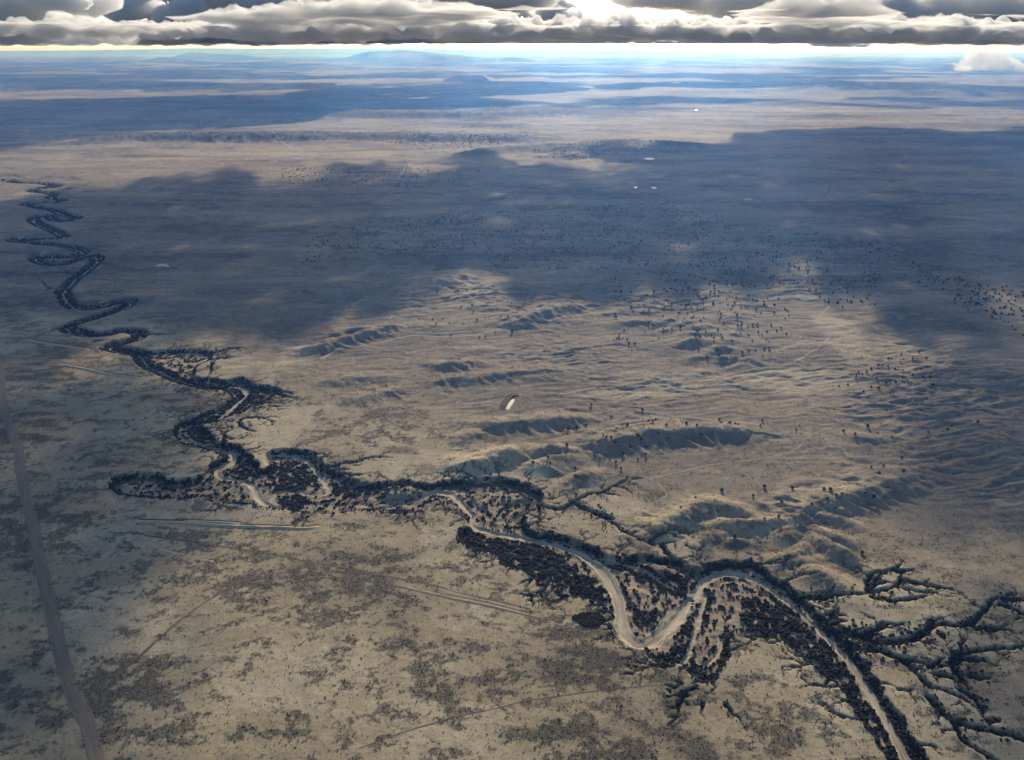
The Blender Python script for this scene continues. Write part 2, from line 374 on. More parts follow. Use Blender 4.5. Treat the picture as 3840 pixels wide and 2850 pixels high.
# tree-covered scarps and low hills of the middle distance
SCARPS = [
    ("R1 640,905 900,880 1300,882 1700,880 2226,878", 55, 210, 600, .8), ("R2 0,880 300,878 700,888 1000,888 1240,900", 50, 210, 600, .8),
    ("R2 800,1010 1050,965 1300,945 1500,930", 35, 180, 300, .6), ("R2 1220,975 1500,950 1750,918 1930,910", 45, 190, 300, .8), ("R2 1930,925 2100,925 2226,930 2400,950", 35, 190, 300, .6),
    ("R2 1260,1010 1500,1005 1700,995", 30, 160, 260, .6), ("R2 0,738 300,728 700,738 1000,738 1200,725 1400,708 1700,735", 60, 280, 900, .7), ("R2 600,805 900,808 1250,815", 25, 200, 500, .4),
    ("R2 820,765 1000,755 1150,745", 40, 220, 400, .6), ("R1 1280,705 1500,705 1700,690", 35, 300, 900, .4), ("R1 1650,720 1900,712 2226,730", 40, 300, 900, .5),
    ("R1 650,945 750,932", 22, 120, 200, .3), ("R1 200,975 330,970", 18, 130, 260, .2), ("R1 430,975 510,970", 18, 130, 260, .2), ("R1 1080,540 1400,545 1900,545 2226,540", 70, 500, 1500, .5),
    ("R3 880,565 980,543 1200,541 1500,552 1620,560", 150, 700, 1500, .3), ("R3 1200,590 1600,592 2050,590", 90, 600, 1500, .3), ("R3 100,600 300,585 600,590", 60, 500, 1200, .3),
    ("R3 380,640 600,660 850,680", 40, 400, 900, .4), ("R3 840,745 1100,750", 20, 200, 500, .3), ("R3 1280,815 1430,805", 20, 200, 400, .3), ("P6 1350,215 1550,240 1650,290", 18, 160, 300, .3),
]

PONDS = [("J 362,258 372,236 392,205 412,188 427,192 412,222 398,240 388,259", "pale narrow stock pond behind its dam on the brown flat"),
         ("L 1203,820 1235,809 1262,804 1288,810 1318,832 1288,827 1258,825 1225,828", "bright hooked pond alone in the blue shade by the winding arroyo"),
         ("P6 799,199 812,194 832,195 843,201 828,206 808,205", "brightest oval pond in the blue shade right of centre"),
         ("P6 1226,195 1240,192 1254,195 1242,199", "small bright pond at the foot of the straight grey track"),
         ("P6 2083,358 2098,354 2118,357 2106,361", "small pale pond near the right edge in shade"),
         ("R2 1970,1038 2000,1033 2036,1036 2034,1043 1995,1044", "bright pond at the tip of the dark hill right of centre"),
         ("R2 262,1045 295,1041 322,1043 310,1050 280,1050", "small bright pond beside the furrowed strip"),
         ("R1 1904,1036 1930,1028 1976,1032 1950,1040", "grey rectangular pond on the sunlit far flat"),
         ("R1 1164,797 1178,793 1182,798 1172,801", "leftmost bright speck of water in the far blue shadow"),
         ("R1 1300,797 1312,794 1318,798 1308,800", "second bright speck of water in the far blue shadow"),
         ("R1 1450,802 1475,796 1496,801 1472,804", "thin bright pond just right of the far blue shadow"),
         ("R1 1594,801 1612,797 1624,801", "small bright pond between two others on the far flat"),
         ("R1 1840,802 1852,797 1862,801 1850,805", "lone bright speck of water on the far plain"),
         ("R1 1036,851 1048,847 1056,851 1046,854", "bright speck of water on the shadow's lower edge at left"),
         ("A1 1250,690 1275,684 1330,686 1300,693", "small pale pond at the end of a short gully at left"),
         ("P6 238,141 252,137 256,142", "tiny bright pond left of its twin in the blue shade"), ("P6 326,140 345,139 360,145 340,146", "tiny curved pond right of its twin in the blue shade"),
         ("R3 78,716 90,711 100,716 88,720", "glinting pond alone on the far grey plain"), ("R2 2140,541 2180,536 2216,541 2180,545", "bright far lake near the town at right")]

# cloud shadows as they lie on the plain, save the last
SHADOWS = [tr("W -400,440 0,440 80,432 150,424 330,396 470,378 520,384 610,410 700,405 735,376 790,360 830,372 815,392 745,402 800,398 880,386 1000,372 950,350 1030,345 1090,352 1060,368 1180,364 1250,374 1330,396 "
                  "1330,372 1400,348 1560,331 1700,318 1900,305 2000,297 2100,288 2226,286 2700,280 2700,640 2226,640 2226,790 2120,760 1990,735 1900,690 1830,670 1800,640 1700,650 1640,660 1500,655 1400,650 1250,672 1130,662 1080,640 1055,600 "
                  "1000,585 935,605 900,650 850,685 760,705 680,725 640,748 560,765 480,762 430,770 330,765 250,752 150,770 60,778 0,785 -400,790"),
           tr("W -400,235 0,222 150,216 300,212 480,208 640,214 700,228 640,245 560,250 540,268 470,275 300,286 150,302 0,322 -400,335"),
           tr("W -500,850 0,835 60,842 150,838 250,846 330,880 372,930 400,1000 350,1040 330,1080 420,1120 450,1160 410,1210 350,1250 300,1290 270,1330 240,1390 160,1450 250,1500 300,1560 270,1620 200,1652 180,1800 -900,1800"),
           tr("W 2226,760 2110,800 1990,860 2020,940 1960,1040 2000,1150 2060,1230 2226,1260 2600,1300 2600,700"),
           tr("W 2226,1380 2100,1440 2080,1530 2150,1652 2200,1750 2700,1750 2700,1350")]  # last outline: made-up cloud patch standing in for the corner's vignette
LIT = [tr("W 1690,600 1740,592 1800,606 1815,625 1770,632 1700,620"), tr("W 1860,650 1930,640 1960,690 1900,720 1840,700")]

TREE_SPOTS = [
    ("rilled scarp in the middle", "J 960,215 955,235 1315,250 1100,295 925,355 858,375 797,385 1408,320 1355,340 1385,355 1210,373 1132,402 1323,400 1480,395 1617,380 1690,400 1725,445 1620,470 1040,475 1060,490 "
     "1095,495 1125,505 1285,470 1305,480 1228,520 1180,560 1018,595 1130,615 1165,655 1340,515 1340,565 1285,590 1425,455 1455,445 1490,470 1850,320 1865,345 1920,370 1958,370 1980,372 2150,330 2135,370"),
    ("low hills above the looping arroyo", "J 660,610 675,640 555,640 848,655 850,735 867,738 790,525"),
    ("feathered ridge at lower right", "J 1683,878 1868,803 1580,955 1955,1145 Q7 720,800 990,945 1385,750 1410,690 1300,870 1355,880 1080,910 1130,885 1165,885 800,1010 718,1020 655,860 880,830 820,905 475,825 1290,1180 1525,735 1340,700 1063,840 1100,850"),
    ("flats near the right edge", "Q7 1820,725 1460,525 1180,490 1245,515 1520,640 1670,500 1780,485 1805,465 1955,450 1320,460 1430,370 905,480"),
    ("slope beside the pale wash", "Q7 1250,180 1265,145 1255,160 1155,220 1340,120 1345,130 1295,265 1315,150 1290,165 1205,215 1340,235 1380,240 1380,250 1450,275 1370,190 1425,215 1445,205 1480,210 1520,180 1550,205 1565,155 "
     "1640,180 1650,195 1680,185 1685,160 1700,225 1580,170 1630,135 1525,130 1480,125 1385,100 1405,100 1440,65 1460,65 1440,105 1530,68 1580,70 1605,72 1510,85 1515,40 1620,25 1660,68"),
    ("long pale wash left of centre", "P5 1430,1015 1355,1018 1400,1025 1435,1050 1270,1125 1225,1095 1155,1100 1060,1095 995,1090 1280,1210 1590,1190 1480,1220 1520,1215 1710,1185 1680,1105 1780,1015 1705,1000 1520,1090 1630,1090 1370,1130 1465,1110 1180,1140 1185,910 1330,910 1395,908 1335,1380"),
]
TREE_FIELDS = [  # (where, outline, count)
    ("furrowed hills right of centre", "K 0,380 500,300 1100,320 1450,330 1500,640 1250,760 900,800 500,720 0,640", 150),
    ("shaded slope above the furrowed hills", "K 0,60 700,0 1500,0 2226,60 2226,380 1500,300 1000,320 300,310 0,370", 330),
]
TREE_MASSES = ["P6 0,250 400,200 700,290 1000,380 1250,380 1700,480 1900,600 2226,700 2226,900 1900,720 1500,560 1150,560 900,560 600,570 300,580 0,560", "P6 1650,520 2226,640 2226,880 1850,740",
               "P5 300,560 800,420 1500,350 2226,400 2226,780 1500,740 900,660 200,720", "R1 900,885 2226,880 2226,920 1500,925 1000,905", "R2 0,882 1240,900 1000,950 700,940 300,935 0,910",
               "R2 1220,985 1500,950 1930,908 2226,930 2226,1000 1900,1010 1500,1050 1280,1030", "R2 0,735 1200,725 1450,710 1700,740 1500,780 1100,770 300,770", "P5 100,60 600,50 1500,70 1500,120 1000,200 100,160", "R2 300,925 700,905 1200,910 1000,960 500,980"]
TREE_MASS_N = [1100, 110, 800, 700, 700, 900, 600, 500, 300]

# ------------------------------------------------------------------ the land: one sheet, finer towards the near ground
TH0, TH1, NC = R(-49), R(49), 1010
th = np.linspace(TH0, TH1, NC)
rows = [470.0]
while rows[-1] < 125000:
    r0 = rows[-1]
    rows.append(r0 * (1 + np.interp(math.log(r0), [math.log(470), math.log(2300), math.log(5000), math.log(30000)], [0.0024, 0.0026, 0.0052, 0.02])))
rr = np.array(rows)
NR = len(rr)
X = rr[:, None] * np.sin(th)[None, :]
Y = rr[:, None] * np.cos(th)[None, :]
RAD = np.repeat(rr[:, None], NC, 1)


def window(pts, m):
    pts = np.atleast_2d(pts)
    r = np.hypot(pts[:, 0], pts[:, 1])
    t = np.arctan2(pts[:, 0], pts[:, 1])
    dt = m / max(r.min() - m, 300.0)
    i0, i1 = np.searchsorted(rr, [r.min() - m, r.max() + m])
    j0, j1 = np.searchsorted(th, [t.min() - dt, t.max() + dt])
    return slice(max(i0 - 1, 0), min(i1 + 1, NR)), slice(max(j0 - 1, 0), min(j1 + 1, NC))


def blob(s, rx, ry, warp=0.25):
    """soft patch: survey reading 'F x,y' and radii in readings -> 0..1 mask on the sheet"""
    f, p = s.split()
    fr = FR[f]
    a, b = map(float, p.split(','))
    c = np.array(ground_pt(fr[0] + a / fr[2], fr[1] + b / fr[2]))
    e = np.array(ground_pt(fr[0] + (a + rx) / fr[2], fr[1] + b / fr[2]))
    g1 = np.array(ground_pt(fr[0] + a / fr[2], fr[1] + (b + ry) / fr[2]))
    g0 = np.array(ground_pt(fr[0] + a / fr[2], fr[1] + (b - ry) / fr[2]))
    wx, wy = abs(e[0] - c[0]) + 1, abs(g0[1] - g1[1]) / 2 + 1
    q = np.sqrt(((X - c[0]) / wx) ** 2 + ((Y - (g0[1] + g1[1]) / 2) / wy) ** 2)
    if warp:
        q = q + warp * WN
    return 1 - smooth(0.55, 1.15, q)


WN = fbm(X / 140, Y / 110, 4, 91)
NEAR = 1 - smooth(2500, 6000, RAD)
MID = 1 - smooth(9000, 20000, RAD)

# gentle lie of the land
PLAIN = 1 - smooth(-60, 260, Y + 0.62 * X - 1230 - 130 * perlin(X / 600, Y / 600, 5))   # the flat river plain (near, left)
Z = 2.0 * fbm(X / 420, Y / 420, 3, 1) * (1 - 0.55 * PLAIN)
UP = smooth(1150, 1550, RAD) * (1 - PLAIN) * MID
Z += UP * 5 * fbm(X / 520, Y / 300, 4, 2)
Z += UP * 3.0 * (0.5 - np.abs(perlin(X / 210 + 0.4 * WN, Y / 70 + 0.5 * WN, 3))) * smooth(-0.2, 0.4, perlin(X / 1300, Y / 900, 8))
Z += 14 * smooth(5000, 12000, RAD) * fbm(X / 2600, Y / 1900, 4, 4)
Z += 60 * smooth(15000, 45000, RAD) * fbm(X / 9000, Y / 6500, 4, 6)
Z += NEAR * 0.25 * fbm(X / 14, Y / 14, 3, 7)
# small runnels on the hills right of the plain
RUN = UP * NEAR
HZ = np.clip(0.25 + 1.3 * fbm(X / 700, Y / 420, 2, 33), 0.05, 1)
Z += RUN * HZ * 12 * np.clip(0.42 - np.abs(fbm(X / 190 + 0.35 * WN + Y / 900, Y / 52 + 0.5 * WN - X / 420, 3, 34, gain=0.6)), 0, 1)
Z += RUN * HZ * 6 * np.clip(0.4 - np.abs(fbm(X / 80 + 0.5 * WN, Y / 21 + 0.5 * WN - X / 260, 2, 35, gain=0.6)), 0, 1)
Z += RUN * 2.4 * (0.45 - np.abs(perlin(X / 75 + 0.8 * WN, Y / 26 + 0.8 * WN, 31)))


CX0 = X + 3.0 * fbm(X / 22, Y / 22, 2, 36) * NEAR
CY0 = Y + 3.0 * fbm(X / 22, Y / 22, 2, 37) * NEAR


def add_ridges(lst, step, hk=1.0, rk=1.0):
    H = np.zeros_like(Z)
    for k, (s, h, wf, wb, rill) in enumerate(lst):
        h = h * hk
        p = resample(tr(s, h * 0.8), step)
        L = np.r_[0, np.cumsum(np.hypot(*(p[1:] - p[:-1]).T))]
        mx = max(wf, wb) * 1.5
        rill = rill * rk
        lam = 0.30 * wf + 6
        for i in range(len(p) - 1):
            sl = window(p[i:i + 2], mx)
            x, y = X[sl], Y[sl]
            if x.size == 0:
                continue
            d, t, ex, ey = seg_dist(x, y, p[i], p[i + 1])
            if d.min() > mx:
                continue
            sA = L[i] + t * (L[i + 1] - L[i])
            cx, cy_ = -p[i] / np.hypot(*p[i])
            front = smooth(-0.25, 0.25, (ex * cx + ey * cy_) / (d + 1e-3))
            w = wb + (wf - wb) * front
            w = w * (0.85 + 0.3 * perlin(sA / 90, sA * 0 + k * 3.1, 40))
            w = w * (1 + rill * (perlin(sA / lam + 2.2 * front, d / 60 + k * 1.7, 41) * 1.1 + 0.4 * perlin(sA / lam * 2.3, d / 30 + k, 43)))
            hh = h * np.clip(sA / (wf * 1.2), 0.12, 1) ** 0.6 * np.clip((L[-1] - sA) / (wf * 1.2), 0.12, 1) ** 0.6
            hh = hh * (0.86 + 0.28 * perlin(sA / 45, sA * 0 + k, 44) + 0.5 * rill * (0.25 - np.abs(perlin(sA / lam, d / 45 + k * 2.3, 45))) * smooth(2, 20, d))
            q = np.clip(1 - d / np.maximum(w, 4), 0, 1)
            H[sl] = np.maximum(H[sl], hh * (q * q * (3 - 2 * q)) ** 0.85)
    return H


HR = add_ridges([(s_, h_, wf_ * (0.72 if r_ >= 0.5 else 0.9), wb_ * 0.8, r_) for s_, h_, wf_, wb_, r_ in RIDGES], 14.0, 0.92, 1.2)
HS = add_ridges(SCARPS, 90.0, 0.8)
# side spurs that feather the crests, with gullies left between them
SP = np.zeros_like(Z)
for k, (s_, h, wf, wb, rill) in enumerate(RIDGES):
    if rill < 0.25:
        continue
    p = resample(tr(s_, h * 0.8), 8.0)
    L = 8.0 * (len(p) - 1)
    pos = random.uniform(6, 14)
    gap = 15.0 + 0.22 * wf
    while pos < L - 6:
        i = min(int(pos / 8.0), len(p) - 2)
        t_ = (p[i + 1] - p[i]) / (np.hypot(*(p[i + 1] - p[i])) + 1e-9)
        endk = min(1.0, pos / 40, (L - pos) / 40) ** 0.5
        for sg in (-1, 1):
            nr_ = np.array([-t_[1], t_[0]]) * sg
            frontal = np.dot(nr_, -p[i] / np.hypot(*p[i])) > 0
            ln = (wf * random.uniform(1.0, 1.7) if frontal else wb * random.uniform(0.7, 1.3)) * endk
            a_ = math.atan2(nr_[1], nr_[0]) + random.gauss(0, 0.22) - sg * 0.30
            h0 = h * endk * random.uniform(0.62, 0.92)
            w_ = random.uniform(8.5, 13.5) * (0.8 + wf / 200)
            q = p[i].copy()
            m_ = max(3, int(ln / 9))
            for j in range(m_):
                q2 = q + (ln / m_) * np.array([math.cos(a_), math.sin(a_)])
                a_ += random.gauss(0, 0.10)
                s2 = window(np.array([q, q2]), w_ * 1.3)
                if X[s2].size:
                    d, tt_, _, _ = seg_dist(CX0[s2], CY0[s2], q, q2)
                    f_ = (j + tt_) / m_
                    prof = np.clip(1 - d / (w_ * (0.8 + 0.7 * f_)), 0, 1)
                    SP[s2] = np.maximum(SP[s2], h0 * (1 - f_) ** 1.15 * prof * (0.55 + 0.45 * prof))
                q = q2
        pos += gap * random.uniform(0.7, 1.35)
HR = np.maximum(HR * 0.97, SP)
Z += HR * (1 + 0.10 * fbm(X / 18, Y / 18, 3, 11)) + HS * (1 + 0.25 * fbm(X / 160, Y / 160, 3, 12))

# ---- the incised arroyo
drop = np.zeros_like(Z)
weed = np.zeros_like(Z)
floor_m = np.zeros_like(Z, bool)
WXn, WYn = 4.5 * fbm(X[:900] / 26, Y[:900] / 26, 3, 61), 4.5 * fbm(X[:900] / 26, Y[:900] / 26, 3, 62)
sl = window(ARROYO, 40)
sl = (slice(sl[0].start, min(sl[0].stop, 900)), sl[1])
ax, ay = X[sl] + WXn[sl], Y[sl] + WYn[sl]
ins = in_poly(ax, ay, ARROYO)
ed = np.full(ax.shape, 1e3)
for i in range(len(ARROYO)):
    a, b = ARROYO[i], ARROYO[(i + 1) % len(ARROYO)]
    w2 = window(np.array([a, b]), 30)
    q0, q1 = slice(max(w2[0].start - sl[0].start, 0), w2[0].stop - sl[0].start), slice(max(w2[1].start - sl[1].start, 0), w2[1].stop - sl[1].start)
    if q0.stop <= 0 or q1.stop <= 0:
        continue
    d = seg_dist(ax[q0, q1], ay[q0, q1], a, b)[0]
    ed[q0, q1] = np.minimum(ed[q0, q1], d)
sd = np.where(ins, ed, -ed)
FLOOR = 8.5
depth = np.full(ax.shape, FLOOR)
for poly, dv in TERRACES:
    pin = in_poly(ax, ay, poly)
    e2 = np.full(ax.shape, 1e3)
    for i in range(len(poly)):
        e2 = np.minimum(e2, seg_dist(ax, ay, poly[i], poly[(i + 1) % len(poly)])[0])
    k = smooth(-3, 5, np.where(pin, e2, -e2))
    depth = depth * (1 - k) + dv * k
scroll = np.sin((sd + 6 * WN[sl]) / 4.6) * 0.55 + 0.9 * fbm(ax / 20, ay / 20, 2, 63)
drop[sl] = (depth + scroll * smooth(8, 16, sd)) * smooth(-0.8, 5.0, sd)
floor_m[sl] = sd > 5
SD = np.full_like(Z, -1e3)
SD[sl] = sd


CWX = X + 2.2 * fbm(X / 9, Y / 9, 2, 64) * NEAR
CWY = Y + 2.2 * fbm(X / 9, Y / 9, 2, 65) * NEAR


def carve(pts, hw, dep, wall, weeds=0.0):
    """hw, dep: arrays per point"""
    for i in range(len(pts) - 1):
        m = max(hw[i], hw[i + 1]) + wall + 6
        s2 = window(pts[i:i + 2], m)
        x, y = CWX[s2], CWY[s2]
        if x.size == 0:
            continue
        d, t, _, _ = seg_dist(x, y, pts[i], pts[i + 1])
        h = hw[i] + (hw[i + 1] - hw[i]) * t
        dp = dep[i] + (dep[i + 1] - dep[i]) * t
        cell = np.maximum(RAD[s2] * 0.0016, 0)
        v = dp * (1 - smooth(0.25, 1.0, d / (h + wall + cell * 0.4)))
        drop[s2] = np.maximum(drop[s2], v)
        if weeds:
            weed[s2] = np.maximum(weed[s2], weeds * (1 - smooth(0.35, 1.0, d / (h + 1.2))))


# far reach of the river: a trench of even width
riv = resample(RIVER, 8.0)
rv_r = np.hypot(riv[:, 0], riv[:, 1])
far = np.interp(rv_r, [1550, 1750], [0, 1])
hw = np.interp(rv_r, [1500, 2200, 3000, 5000], [15, 17, 20, 26])
fi = np.where(far > 0)[0]
carve(riv[fi.min():fi.max() + 1], hw[fi.min():fi.max() + 1] + 4, np.full(len(fi), 11.0), 8.0, 0.8)
for k in range(fi.min(), fi.max()):
    s2 = window(riv[k:k + 2], 30)
    d = seg_dist(X[s2], Y[s2], riv[k], riv[k + 1])[0]
    SD[s2] = np.maximum(SD[s2], hw[k] + 4 - d)

gully_pts = []
for s, hwid, dep in GULLIES:
    p = resample(tr(s), 6.0 if dep < 9 else 8.0)
    n = len(p)
    jit = np.cumsum(rng.normal(0, 1, (n, 2)), 0)
    jit -= np.linspace(0, 1, n)[:, None] * jit[-1]
    p = p + jit * 0.7
    tap = np.linspace(1, 0.07, n) ** 0.8 * (1 + 0.35 * perlin(np.arange(n) / 3.0, np.full(n, dep * 7.7 + hwid), 66))
    carve(p, hwid * tap * 0.62, 1.3 * dep * np.abs(tap) ** 0.8, 1.1, 1.0)
    gully_pts.append((p, hwid * tap))


def dendrite(x, y, ang, length, width, dep, lvl=0):
    n = max(3, int(length / 5))
    pts = [(x, y)]
    a = ang
    for i in range(n):
        a += random.gauss(0, 0.22)
        x, y = x + 5 * math.cos(a), y + 5 * math.sin(a)
        pts.append((x, y))
        if lvl < 2 and i > 0 and random.random() < 0.42:
            dendrite(x, y, a + random.choice((-1, 1)) * random.uniform(0.5, 1.0), length * (1 - i / n) * random.uniform(0.35, 0.7) + 6, width * 0.7, dep * 0.75, lvl + 1)
    p = np.array(pts)
    tap = np.linspace(1, 0.15, len(p))
    carve(p, width * tap, dep * tap, 1.0, 0.8)
    gully_pts.append((p, width * tap))


# gullies eating back from the rim, denser on the near bank and on the right bank
cx, cy0 = ARROYO.mean(0)
rim = resample(np.vstack([ARROYO, ARROYO[:1]]), 13.0)
for i in range(len(rim) - 1):
    p, q = rim[i], rim[i + 1]
    nx, ny = (q - p)[1], -(q - p)[0]
    L = math.hypot(nx, ny) + 1e-6
    nx, ny = nx / L, ny / L
    if in_poly(np.array([p[0] + nx * 9]), np.array([p[1] + ny * 9]), ARROYO)[0]:
        nx, ny = -nx, -ny
    tst = in_poly(np.array([p[0] + nx * 25]), np.array([p[1] + ny * 25]), ARROYO)[0]
    near_bank = ny < -0.2
    right = p[0] > 480 and p[1] < 950
    pr = 0.62 if near_bank else 0.30
    if right: pr = 0.75
    if p[0] < -420 and p[1] < 1300: pr *= 0.35
    if not tst and random.random() < pr:
        ln = random.choice((16, 24, 34, 46)) * (1.15 if right else 1)
        dendrite(p[0] - nx * 4, p[1] - ny * 4, math.atan2(ny, nx) + random.gauss(0, 0.35), ln, 1.25, 3.4)
for p, hwv in list(gully_pts)[:len(GULLIES)]:
    if np.hypot(*p[0]) > 2000 or hwv[0] < 3.4:
        continue
    for i in range(3, len(p) - 1, 2):
        if random.random() < 0.5:
            dx, dy = p[i + 1] - p[i]
            sgn = random.choice((-1, 1))
            dendrite(p[i][0], p[i][1], math.atan2(dy, dx) + sgn * random.uniform(0.6, 1.2), random.uniform(12, 30), 1.0, 2.8, 1)

# the bed of the stream inside it
bedw = np.interp(rv_r, [900, 1500, 2000, 3000], [4.4, 3.0, 2.8, 4.2])


def widen(s, val, reach):
    c = tr(s)[0]
    d = np.hypot(riv[:, 0] - c[0], riv[:, 1] - c[1])
    k = np.clip(1 - d / reach, 0, 1) ** 0.6
    np.copyto(bedw, np.maximum(bedw, 0.72 * val * k))


for s, v, q in [("G 1180,610", 26, 75), ("G 1330,560", 22, 70), ("G 1540,420", 17, 70), ("F 300,700", 19, 70), ("F 480,980", 14, 60), ("E 560,420", 14, 55), ("E 760,650", 14, 50), ("C 1660,540", 15, 55),
                ("C 1760,650", 14, 50), ("B 1500,490", 14, 50), ("B 1400,690", 13, 60), ("E 330,250", 13, 45), ("E 1300,775", 10, 90), ("F 1700,700", 12, 90), ("C 1380,190", 10, 50), ("F 1380,900", 10, 60), ("Q4 1540,1410", 12, 90), ("Q4 1360,1090", 10, 90)]:
    widen(s, v, q)
bedw *= 0.85 + 0.5 * perlin(np.arange(len(riv)) / 5.0, np.full(len(riv), 0.4), 67)
kern = np.ones(5) / 5
bedw = np.convolve(np.pad(bedw, 2, mode='edge'), kern, 'valid')
carve(riv, bedw, np.full(len(riv), FLOOR + 1.6), 4.0)
BED = np.full_like(Z, 1e3)
for i in range(len(riv) - 1):
    s2 = window(riv[i:i + 2], 40)
    d = seg_dist(X[s2], Y[s2], riv[i], riv[i + 1])[0] - bedw[i]
    BED[s2] = np.minimum(BED[s2], d)

DARK_BED = np.full_like(Z, 1e3)
for s_, w_, sandy in OLD_BEDS:
    p_ = resample(tr(s_), 6.0)
    carve(p_, np.full(len(p_), w_), np.full(len(p_), FLOOR + 0.9), 3.0)
    for i in range(len(p_) - 1):
        s2 = window(p_[i:i + 2], 40)
        d = seg_dist(X[s2], Y[s2], p_[i], p_[i + 1])[0] - w_
        if sandy:
            BED[s2] = np.minimum(BED[s2], d)
        else:
            DARK_BED[s2] = np.minimum(DARK_BED[s2], d)

# level the ground the arroyo is cut from, so its floor runs true
flat = smooth(-60, 0, SD)
Z = Z * (1 - 0.8 * flat)
Z0 = Z.copy()
Z = Z - drop
for s, _ in PONDS:
    p = tr(s)
    c = p.mean(0)
    rad = np.hypot(*(p - c).T).max()
    s2 = window(np.vstack([c - rad, c + rad]), rad)
    if X[s2].size:
        d = np.hypot(X[s2] - c[0], Y[s2] - c[1])
        k = 1 - smooth(rad * 1.05, rad * 1.8, d)
        Z[s2] = Z[s2] * (1 - k) + Z[s2].mean() * k


def z_at(x, y):
    x, y = np.asarray(x, float), np.asarray(y, float)
    r, t = np.hypot(x, y), np.arctan2(x, y)
    i = np.clip(np.searchsorted(rr, r) - 1, 0, NR - 2)
    fi_ = np.clip((r - rr[i]) / (rr[i + 1] - rr[i]), 0, 1)
    tj = np.clip((t - TH0) / (TH1 - TH0) * (NC - 1), 0, NC - 1.001)
    j = tj.astype(int)
    fj = tj - j
    return (Z[i, j] * (1 - fi_) + Z[i + 1, j] * fi_) * (1 - fj) + (Z[i, j + 1] * (1 - fi_) + Z[i + 1, j + 1] * fi_) * fj


def look(A, x, y):
    i = np.clip(np.searchsorted(rr, np.hypot(x, y)), 0, NR - 1)
    j = np.clip(((np.arctan2(x, y) - TH0) / (TH1 - TH0) * (NC - 1) + 0.5).astype(int), 0, NC - 1)
    return A[i, j]


# ---- what covers the ground: soil, grass, scrub (own colours; arroyo walls and a dark old bed hold painted shade)
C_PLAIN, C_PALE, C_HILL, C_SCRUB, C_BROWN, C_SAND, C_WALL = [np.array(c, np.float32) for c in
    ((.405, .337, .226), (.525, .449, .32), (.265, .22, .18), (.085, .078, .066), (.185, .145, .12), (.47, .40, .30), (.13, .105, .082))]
n1 = fbm(X / 190, Y / 120, 3, 71)
n2 = fbm(X / 42 + 0.6 * WN, Y / 27, 3, 72)
n3 = fbm(X / 11, Y / 8, 3, 73)
n4 = perlin(X / 4.3, Y / 3.4, 74)


def mix(c, col_, m):
    return c + (col_ - c) * np.asarray(m, np.float32)[..., None]


hillm = 1 - PLAIN
base = mix(np.broadcast_to(C_PLAIN, (*X.shape, 3)).astype(np.float32), C_HILL, hillm * 0.85)
base = mix(base, C_PALE, 0.55 * smooth(0.1, 0.6, n1 + 0.4 * n2) * (0.3 + 0.7 * PLAIN))
n0 = fbm(X / 330 + 0.3 * WN, Y / 210, 4, 70)
base = mix(base, np.array((.235, .20, .155), np.float32), PLAIN * 0.75 * smooth(0.0, 0.55, n0) * (0.7 + 0.3 * np.clip(n2, -1, 1)))
base = mix(base, C_PALE, PLAIN * 0.75 * smooth(0.0, 0.5, -n0 + 0.35 * n2))
pale = np.zeros_like(Z)
for s, a, b, k in [("B 1900,1000", 420, 240, .8), ("B 1500,250", 420, 120, .8), ("J 1150,930", 260, 90, .95), ("F 1150,450", 260, 130, .8), ("E 1650,600", 420, 170, .6), ("E 1250,60", 420, 60, .6),
                   ("D 1300,320", 420, 120, .55), ("C 1500,850", 900, 70, .5), ("P6 1280,850", 110, 90, .9), ("P6 1000,1120", 320, 70, .85), ("P6 500,1130", 520, 60, .5), ("P6 200,1190", 300, 30, .7), ("P6 1330,960", 90, 120, .6),
                   ("P5 180,1370", 130, 80, .9), ("W 500,800", 80, 30, .7), ("W 610,800", 60, 40, .6), ("R1 1600,1000", 700, 22, .8), ("R1 900,1050", 500, 25, .7), ("R1 300,1060", 420, 40, .6), ("R2 150,1005", 260, 22, .8), ("R2 1900,1090", 420, 30, .6),
                   ("R2 1700,1150", 320, 30, .7), ("R2 1600,760", 200, 30, .6), ("P6 50,80", 140, 40, .8), ("R3 300,890", 320, 25, .5), ("R3 700,712", 90, 10, .9), ("R3 850,870", 60, 5, 1), ("R3 520,877", 60, 5, 1), ("R3 660,870", 40, 5, 1),
                   ("R3 290,890", 30, 8, 1), ("R3 140,888", 30, 5, 1), ("R3 1330,775", 30, 20, .8), ("R3 1200,750", 80, 12, .5), ("R2 1720,495", 90, 9, 1), ("R2 1880,550", 40, 5, 1), ("P6 1800,1050", 90, 12, .7), ("P6 2000,1150", 60, 14, .7), ("P6 1900,950", 60, 8, .6),
                   ("Q7 1980,215", 60, 16, .8), ("Q7 2180,80", 70, 12, .8), ("Q7 2160,375", 50, 16, .6), ("Q7 1250,790", 260, 50, .35), ("Q7 1880,1240", 260, 120, .3), ("P5 1400,900", 260, 60, .5), ("D 650,120", 300, 60, .4)]:
    pale = np.maximum(pale, k * blob(s, a, b))
base = mix(base, C_PALE, pale * (0.75 + 0.25 * np.clip(n2, -1, 1)))
brown = np.zeros_like(Z)
for s, a, b, k in [("B 1750,650", 300, 60, .5), ("D 1500,120", 260, 60, .8), ("D 1750,330", 120, 90, .5), ("B 2050,350", 160, 150, .4), ("P6 1500,500", 400, 120, .4), ("I 2000,800", 300, 250, .55), ("Q7 1800,700", 300, 200, .35), ("J 700,210", 340, 60, .4), ("J 1900,520", 520, 90, .35)]:
    brown = np.maximum(brown, k * blob(s, a, b))
base = mix(base, C_BROWN, brown)

